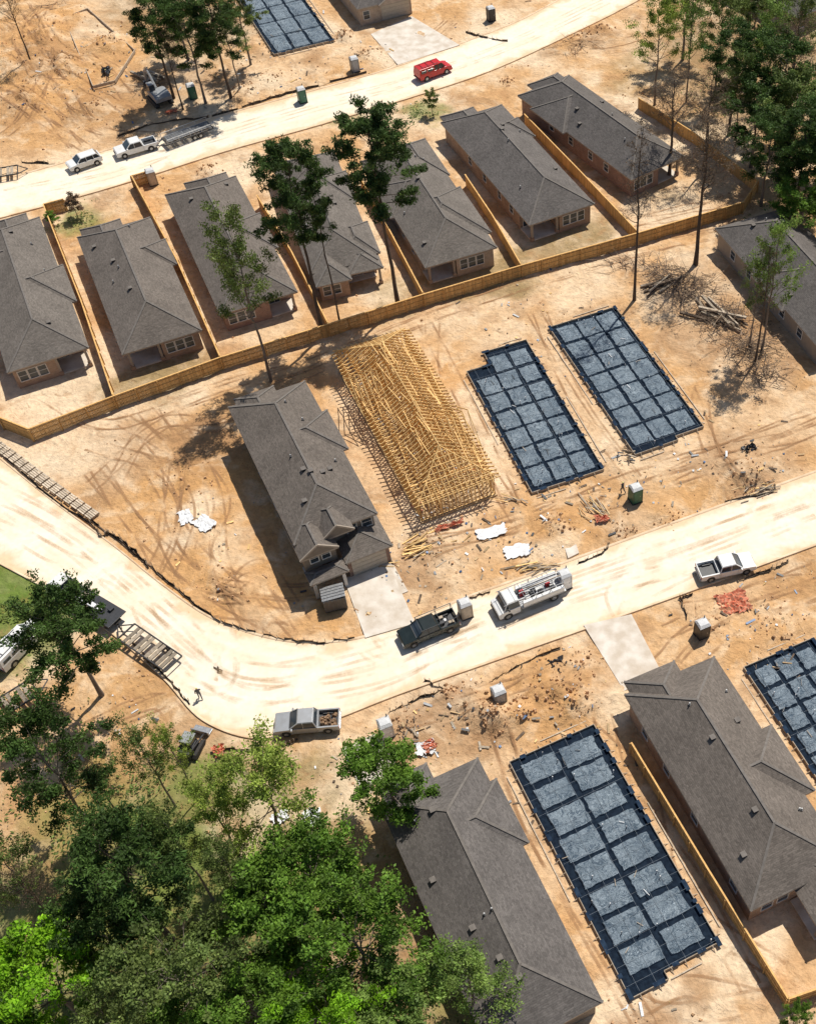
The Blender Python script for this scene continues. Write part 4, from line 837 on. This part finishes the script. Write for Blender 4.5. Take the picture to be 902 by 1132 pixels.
sheet('white_tarp',226,580,1.6,2.2,'sheet',.9); sheet('white_tarp',205,573,1.3,1.8,'sheet',.4); sheet('white_tarp',543,589,3.0,1.3,'sheet',.35,.05); sheet('white_tarp',572,610,2.6,1.6,'sheet',.2,.05)
sheet('white_tarp',345,905,1.4,1.6,'sheet',.2); sheet('white_tarp',470,828,1.6,1.3,'sheet',.2); sheet('red_tarp',475,826,1.2,1.0,'orange',.7,.3)
sheet('safety_netting',810,668,3.0,2.6,'orange',.3,.35,14); sheet('safety_netting',665,575,1.4,.8,'orange',.2,.3); sheet('safety_netting',497,583,3.0,.5,'orange',.4,.4); sheet('safety_netting',243,832,.9,1.1,'orange',.4,.4); sheet('safety_netting',190,125,1.6,.7,'orange',.4,.4)
sheet('grey_tarp',615,740,1.6,1.8,'dark',.3,.5); sheet('grey_tarp',118,80,1.2,2.0,'dark',.3,.6); sheet('grey_tarp',828,498,1.6,1.0,'dark',.5,.5); sheet('white_tarp',310,905,1.5,1.0,'sheet',.4)
mb=MB()
Q=[(72,22),(98,12),(150,58),(128,92),(104,98)]
for a,b in zip(Q,Q[1:]+Q[:1]):
    a=S(*a);b=S(*b); mb.bar(a+Vector((0,0,.35)),b+Vector((0,0,.35)),.1,.45,'oldwood',1.2)
mb.obj('timber_footing_form')
n=6000; cx=RS.uniform(-100,45,n); cy=RS.uniform(26,195,n)
ok=(roadmask(cx,cy)>.3); bdn=np.full(n,1e9)
for r in list(HS.values())+list(SL.values()): bdn=np.minimum(bdn,rectd(cx,cy,r))
dens=fbm(cx*.12,cy*.12,44); ok&=(bdn>.4)&(dens>.52+RS.uniform(-.05,.08,n)); cx=cx[ok];cy=cy[ok]; mb=MB()
cx=list(cx);cy=list(cy)
for a,b,r,h in mounds:
    c=S(a,b)
    for i in range(45): cx.append(c.x+random.gauss(0,r*.55)); cy.append(c.y+random.gauss(0,r*.55))
for x,y in zip(cx,cy):
    s_=.05+.2*random.random()**3; a=random.uniform(0,6.28); z=gz(x,y)
    b=[(x+s_*math.cos(a+k*1.57)*random.uniform(.7,1.3),y+s_*math.sin(a+k*1.57)*random.uniform(.7,1.3)) for k in range(4)]
    mb.hexa([(p[0],p[1],z-.15) for p in b]+[(x+(p[0]-x)*.5,y+(p[1]-y)*.5,z+s_*random.uniform(.3,.8)) for p in b],'clod',random.uniform(.7,1.4))
mb.obj('dirt_clods')
# ---------------------------------------------------------------- trees
def tree_mesh(name,seed,H,R,base,tr,nl,style,leaf,nleaf,bark='bark',sig=.6):
    rs=np.random.RandomState(seed); random.seed(seed); mb=MB(); cl=[]
    pts=[Vector((0,0,-.4))]; k=9
    for i in range(1,k+1): pts.append(Vector((rs.normal(0,.010*H)*i/k,rs.normal(0,.010*H)*i/k,H*.96*i/k)))
    rad=[tr*(1-.85*i/k) for i in range(k+1)]; rad[0]*=1.3; mb.tube(pts,rad,7,bark)
    def at(t):
        f=t*k; i=min(int(f),k-1); return pts[i].lerp(pts[i+1],f-i), tr*(1-.85*t)
    for i in range(nl):
        u=(i+rs.rand()*.8)/nl; t=base+(.97-base)*u; p,r0=at(t); az=i*2.4+rs.normal(0,.4)
        if style=='pine': ln=R*(.35+.75*math.sin(math.pi*min(1,.22+u*.75)))*rs.uniform(.5,1.1); el=rs.uniform(-.05,.35)+u*.4
        elif style=='oak': ln=R*(.55+.55*math.sin(math.pi*(.15+.75*u)))*rs.uniform(.55,1.12); el=rs.uniform(.15,.5)+u*.5
        else: ln=R*(1.15-.55*u)*rs.uniform(.5,1.1); el=rs.uniform(.45,.85)+u*.2
        d=Vector((math.cos(az)*math.cos(el),math.sin(az)*math.cos(el),math.sin(el))); L=[p]; q=p.copy()
        for j in range(4):
            d=(d+Vector((rs.normal(0,.16),rs.normal(0,.16),rs.normal(.02,.10)))).normalized(); q=q+d*ln/4; L.append(q.copy())
            if j>=1:
                for sbi in range(2):
                    sd=(d+Vector((rs.normal(0,.7),rs.normal(0,.7),rs.normal(.1,.45)))).normalized(); sl=ln*rs.uniform(.18,.34); e=q+sd*sl; m2=q+sd*sl*.5+Vector((0,0,.08*sl))
                    rr=max(r0*.16,.018); mb.tube([q,m2,e],[rr,rr*.6,rr*.2],4,bark,1,False)
                    if rs.rand()<.85: cl.append(e)
                    if j>=2 and rs.rand()<.6: cl.append((q+e)/2)
                    if style=='bare':
                        for z_ in range(4): e2=m2+(sd+Vector(rs.normal(0,.6,3))).normalized()*sl*.8; mb.tube([m2,e2],[rr*.7,.012],3,bark,1,False); cl.append(e2)
        cl.append(q); rb=min(r0*.45,.05+ln*.02); mb.tube(L,[rb,rb*.8,rb*.6,rb*.4,rb*.15],5,bark,1,False)
    cl.append(pts[-1])
    nv0=len(mb.v); V=np.array(mb.v); T=list(mb.t)
    me=bpy.data.meshes.new(name)
    faces=list(mb.f); mi=[0]*len(faces)
    C_=np.array([tuple(c) for c in cl]); nc=len(C_); tone=rs.uniform(.5,1.35,nc); cs=rs.uniform(.5,1.2,nc)
    ii=np.repeat(np.arange(nc),nleaf); n=len(ii)
    g=rs.normal(0,1,(n,3)); g/=np.maximum(np.linalg.norm(g,axis=1,keepdims=True),.3); g*= (rs.rand(n,1)**.45)
    ctr=C_[ii]+g*np.array([sig*1.4,sig*1.4,sig*.8])*cs[ii][:,None]
    nrm=rs.normal(0,1,(n,3))+np.array([0,0,.6]); nrm/=np.linalg.norm(nrm,axis=1,keepdims=True)
    a=np.cross(nrm,rs.normal(0,1,(n,3))); a/=np.linalg.norm(a,axis=1,keepdims=True); b=np.cross(nrm,a)
    s=leaf*rs.uniform(.6,1.35,(n,1)); asp=.30 if style=='pine' else .55
    q=np.stack([ctr-a*s,ctr+b*s*asp,ctr+a*s,ctr-b*s*asp],1).reshape(-1,3)
    fl=(np.arange(n*4).reshape(n,4)+nv0).tolist(); V=np.concatenate([V,q]); faces+=fl; mi+=[1]*n; T+=np.repeat(tone[ii]*rs.uniform(.75,1.25,n),4).tolist()
    me.from_pydata(V.tolist(),[],faces); me.materials.append(M[bark]); me.materials.append(M['leaf_oak']); me.polygons.foreach_set('material_index',mi)
    at_=me.attributes.new('tone','FLOAT','POINT'); at_.data.foreach_set('value',T); me.update(); return me
TM={'pineA':(tree_mesh('pine_a',1,27,4.2,.54,.28,44,'pine',.22,62,'bark',.58),27,4.2),
    'pineB':(tree_mesh('pine_b',2,26,3.0,.58,.20,22,'pine',.18,32,'bark',.45),26,3.0),
    'pineC':(tree_mesh('pine_c',3,22,4.5,.42,.26,42,'pine',.21,60,'bark',.62),22,4.5),
    'oakA':(tree_mesh('oak_a',4,16,5,.38,.26,32,'oak',.155,70,'bark_pale',.6),16,5),
    'oakB':(tree_mesh('oak_b',5,14,4.6,.34,.24,28,'oak',.15,75,'bark_pale',.6),14,4.6),
    'oakC':(tree_mesh('oak_c',6,18,5.4,.42,.28,34,'oak',.16,64,'bark_pale',.65),18,5.4),
    'sprA':(tree_mesh('spring_a',7,15,4.6,.38,.18,24,'up',.12,26,'bark_pale',.55),15,4.6),
    'sprB':(tree_mesh('spring_b',8,17,5,.38,.20,28,'up',.125,40,'bark_pale',.65),17,5),
    'bareA':(tree_mesh('bare_a',9,24,3.2,.45,.24,24,'bare',.1,1,'bark',.4),24,3.2),
    'bareB':(tree_mesh('bare_b',10,22,5,.5,.26,30,'bare',.09,3,'bark',.5),22,5),
    'young':(tree_mesh('young_t',11,3.6,1.0,.3,.05,14,'oak',.09,24,'bark_pale',.25),3.6,1.0)}
def tree(name,typ,x,y,h,r,leaf,rz=None):
    me,H,R=TM[typ]; o=bpy.data.objects.new(name,me); sc.collection.objects.link(o); o.location=(x,y,0)
    o.rotation_euler=(0,0,random.uniform(0,6.28) if rz is None else rz); k=r/R; o.scale=(k,k,h/H)
    o.material_slots[1].link='OBJECT'; o.material_slots[1].material=M[leaf]; return o
def tb(name,typ,bx,by,h,r,leaf): p=S(bx,by); tree(name,typ,p.x,p.y,h,r,leaf)
def tcn(name,typ,cx,cy,rpx,h,leaf,hc=.72):
    z=h*hc; p=S(cx,cy,z); D=F*sT+(cy-PY)*cT; tree(name,typ,p.x,p.y,h,rpx*.80*(CAMH-z)/D,leaf)
random.seed(21)
tb('pine_tree','pineA',357,370,27,3.6,'leaf_pine'); tb('pine_tree','pineB',377,363,26,1.8,'leaf_pine'); tb('pine_tree','pineA',440,337,27.5,4.1,'leaf_pine')
tb('sweetgum_tree','sprB',300,421,22.5,4.6,'leaf_olive'); tb('bare_tree','bareA',701,332,25,2.6,'leaf_brown'); tb('bare_tree','bareB',769,291,21,5.5,'leaf_brown'); tb('slender_tree','sprA',842,390,18,3.6,'leaf_pale'); tb('slender_tree','sprA',828,385,15,2.6,'leaf_olive'); tb('bare_tree','bareA',835,400,17,2.0,'leaf_brown')
tb('young_tree','young',86,240,3.2,1.1,'leaf_brown'); tb('young_tree','young',478,126,3.6,1.0,'leaf_olive'); tb('young_tree','young',60,250,2,.8,'leaf_oak')
for t in [('oak_tree','oakA',72,702,70,14,'leaf_dark'),('oak_tree','oakC',55,850,70,17,'leaf_dark'),('bare_tree','bareB',110,870,40,12,'leaf_brown'),('spring_tree','sprA',160,835,46,13,'leaf_olive'),('spring_tree','sprA',190,830,36,12,'leaf_spring'),('spring_tree','sprB',290,872,90,15,'leaf_spring'),
 ('spring_tree','sprB',238,900,62,14,'leaf_spring'),('oak_tree','oakB',428,858,62,11,'leaf_oak'),('pine_tree','pineC',130,960,82,20,'leaf_dark'),('spring_tree','sprB',195,930,50,16,'leaf_olive'),('oak_tree','oakB',45,1083,88,13,'leaf_lime'),
 ('oak_tree','oakC',205,1085,92,15,'leaf_olive'),('oak_tree','oakA',345,970,82,14,'leaf_oak'),('oak_tree','oakB',300,1010,84,13,'leaf_oak'),('oak_tree','oakC',395,1050,92,14,'leaf_oak'),('oak_tree','oakA',440,1110,76,11,'leaf_pale'),
 ('spring_tree','sprB',520,1090,78,11,'leaf_pale'),('oak_tree','oakB',290,1115,80,12,'leaf_oak'),('oak_tree','oakA',120,1040,64,14,'leaf_dark'),('spring_tree','sprB',120,1125,70,13,'leaf_olive'),('oak_tree','oakB',5,1160,60,12,'leaf_dark'),
 ('spring_tree','sprB',255,965,50,14,'leaf_olive'),('oak_tree','oakC',365,1135,80,12,'leaf_lime'),('spring_tree','sprA',10,960,56,14,'leaf_olive'),('oak_tree','oakB',205,1150,60,12,'leaf_oak'),('bare_tree','bareB',30,985,44,13,'leaf_brown'),
 ('pine_tree','pineC',165,15,36,18,'leaf_pine'),('oak_tree','oakC',208,42,38,14,'leaf_dark'),('pine_tree','pineC',232,15,38,18,'leaf_pine'),('spring_tree','sprB',250,35,32,13,'leaf_olive'),('oak_tree','oakA',190,0,38,13,'leaf_dark'),('bare_tree','bareB',185,60,24,12,'leaf_brown'),('oak_tree','oakC',262,5,30,13,'leaf_olive'),
 ('spring_tree','sprB',728,28,42,17,'leaf_spring'),('spring_tree','sprA',765,25,36,17,'leaf_pale'),('spring_tree','sprB',798,20,40,17,'leaf_olive'),('bare_tree','bareB',745,115,50,15,'leaf_brown'),('bare_tree','bareB',785,110,40,15,'leaf_brown'),('oak_tree','oakA',838,122,48,12,'leaf_dark'),('oak_tree','oakC',868,85,50,15,'leaf_dark'),('oak_tree','oakC',850,165,44,12,'leaf_dark'),('oak_tree','oakA',880,125,50,14,'leaf_olive'),('pine_tree','pineC',815,60,40,17,'leaf_dark'),
 ('oak_tree','oakB',885,228,42,8,'leaf_oak'),('spring_tree','sprB',855,45,46,16,'leaf_pale'),('pine_tree','pineC',892,150,44,17,'leaf_dark'),('spring_tree','sprB',885,20,44,16,'leaf_olive'),('spring_tree','sprB',820,95,36,14,'leaf_olive'),('bare_tree','bareB',880,60,40,17,'leaf_brown'),('oak_tree','oakC',760,-10,40,15,'leaf_olive'),('oak_tree','oakA',895,185,44,11,'leaf_dark'),
 ('oak_tree','oakA',836,10,38,15,'leaf_olive'),('oak_tree','oakC',940,110,44,15,'leaf_olive'),('oak_tree','oakA',940,210,40,12,'leaf_dark'),('bare_tree','bareB',10,5,26,13,'leaf_brown'),('oak_tree','oakA',880,1125,20,5,'leaf_oak')]: tcn(*t)
random.seed(5)
for i in range(60):
    a=random.choice('NNEW')
    if a=='N': x,y=random.uniform(-150,110),random.uniform(224,300)
    elif a=='E': x,y=random.uniform(75,120),random.uniform(20,230)
    else: x,y=random.uniform(-170,-122),random.uniform(10,230)
    tree('forest_tree',random.choice(['oakA','oakC','pineC','pineA']),x,y,random.uniform(14,22),random.uniform(4,6.5),random.choice(['leaf_dark','leaf_olive','leaf_pine','leaf_oak']))
rs=np.random.RandomState(3); q=[];T=[]
for (a,b,r,n) in ((60,960,13,1800),(200,1040,12,2000),(330,1030,10,1400),(60,1110,10,1400),(430,1110,7,900),(850,110,12,1800),(885,30,14,1100),(215,30,8,900),(15,665,4,700),(-5,690,6,700),(300,930,6,300),(870,235,5,600),(160,890,6,500),(84,240,3,250),(466,124,2.5,200),(100,880,5,500)):
    c=S(a,b); g=rs.normal(0,r*.5,(n,2)); 
    for gx_,gy_ in g:
        x=c.x+gx_;y=c.y+gy_
        if vn(np.array([x*.5]),np.array([y*.5]),3)[0]<.42 or roadmask(np.array([x]),np.array([y]))[0]<.3: continue
        s=rs.uniform(.08,.24); an=rs.uniform(0,6.28); z=gz(x,y)+rs.uniform(.02,.35)
        q+= [(x-s*math.cos(an),y-s*math.sin(an),z),(x+.4*s*math.sin(an),y-.4*s*math.cos(an),z+.08),(x+s*math.cos(an),y+s*math.sin(an),z+rs.uniform(-.1,.15)),(x-.4*s*math.sin(an),y+.4*s*math.cos(an),z)]; T+=[rs.uniform(.6,1.5)]*4
me=bpy.data.meshes.new('undergrowth'); me.from_pydata(q,[],[(i,i+1,i+2,i+3) for i in range(0,len(q),4)]); me.materials.append(M['leaf_olive']); at_=me.attributes.new('tone','FLOAT','POINT'); at_.data.foreach_set('value',T)
sc.collection.objects.link(bpy.data.objects.new('undergrowth',me))
# ---------------------------------------------------------------- people
def personmat():
    m,nt,b=newmat('worker_clothes'); tc=N(nt,'ShaderNodeTexCoord'); sp=N(nt,'ShaderNodeSeparateXYZ',{0:tc.outputs['Object']})
    r=N(nt,'ShaderNodeValToRGB',{0:mr(nt,sp.outputs[2],0,2,0,1)}); r.color_ramp.interpolation='CONSTANT'; e=r.color_ramp.elements
    e[0].color=(.05,.035,.025,1); e[1].position=.06; e[1].color=(.03,.04,.07,1)
    for p_,c_ in ((.48,(.06,.07,.09,1)),(.755,(.35,.2,.13,1)),(.84,(.7,.65,.2,1))): x=e.new(p_); x.color=c_
    nt.links.new(r.outputs[0],b.inputs['Base Color']); return m
PM=personmat()
def person(px,py,an,k=1):
    v=[(0,0,.95),(0,0,1.2),(0,.0,1.42),(0,0,1.52),(0.02,0,1.62),(.02,0,1.74), (0,.1,.9),(.18,.11,.5),(.02,.12,.1),(.16,.12,.04), (0,-.1,.9),(-.1,-.11,.5),(-.32,-.12,.12),(-.2,-.12,.05), (0,.2,1.4),(-.1,.25,1.12),(.05,.27,.88),(.09,.27,.80),(0,-.2,1.4),(.12,-.25,1.13),(.3,-.22,.96),(.36,-.21,.9)]
    e=[(0,1),(1,2),(2,3),(3,4),(4,5),(0,6),(6,7),(7,8),(8,9),(0,10),(10,11),(11,12),(12,13),(2,14),(14,15),(15,16),(16,17),(2,18),(18,19),(19,20),(20,21)]
    rr=[.15,.14,.15,.06,.1,.09,.1,.07,.05,.05,.1,.07,.05,.05,.07,.05,.04,.045,.07,.05,.04,.045]
    me=bpy.data.meshes.new('worker'); me.from_pydata(v,e,[]); o=bpy.data.objects.new('construction_worker',me); sc.collection.objects.link(o)
    o.modifiers.new('skin','SKIN'); 
    if not me.skin_vertices: 
        import bmesh
        bm=bmesh.new(); bm.from_mesh(me); bm.verts.layers.skin.verify(); bm.to_mesh(me); bm.free()
    for i,s in enumerate(me.skin_vertices[0].data): s.radius=(rr[i],rr[i]); s.use_root=(i==0)
    su=o.modifiers.new('sub','SUBSURF'); su.levels=1; su.render_levels=2; me.materials.append(PM)
    c=S(px,py); o.location=(c.x,c.y,.03); o.rotation_euler=(0,0,an)
person(222,772,2.0); person(120,88,.5); person(688,545,2.5)
# ---------------------------------------------------------------- light, sky, camera
EL=61
sd=Vector((.5,.87,0)).normalized()*math.cos(math.radians(EL)); sd.z=math.sin(math.radians(EL))
li=bpy.data.lights.new('sun','SUN'); li.energy=4.95; li.angle=math.radians(.5); li.color=(1,.95,.86); lo_=bpy.data.objects.new('sun',li); sc.collection.objects.link(lo_); lo_.rotation_euler=sd.to_track_quat('Z','Y').to_euler(); lo_.location=(0,0,150)
w=bpy.data.worlds.new('World'); sc.world=w; w.use_nodes=True; nt=w.node_tree; sk=nt.nodes.new('ShaderNodeTexSky'); sk.sky_type='NISHITA'; sk.sun_disc=False; sk.sun_elevation=math.radians(EL); sk.sun_rotation=math.atan2(.5,.87)
bg=nt.nodes['Background']; nt.links.new(sk.outputs[0],bg.inputs[0]); bg.inputs[1].default_value=.085
sc.view_settings.view_transform='Standard'; sc.view_settings.look='None'; sc.view_settings.exposure=0
cam=bpy.data.cameras.new('camera'); co=bpy.data.objects.new('camera',cam); sc.collection.objects.link(co); sc.camera=co
co.location=(0,0,CAMH); co.rotation_euler=(math.pi/2-TH,0,0); cam.sensor_fit='HORIZONTAL'; cam.sensor_width=36; cam.lens=F/902*36; cam.shift_x=(451-PX)/902; cam.clip_start=1; cam.clip_end=8000
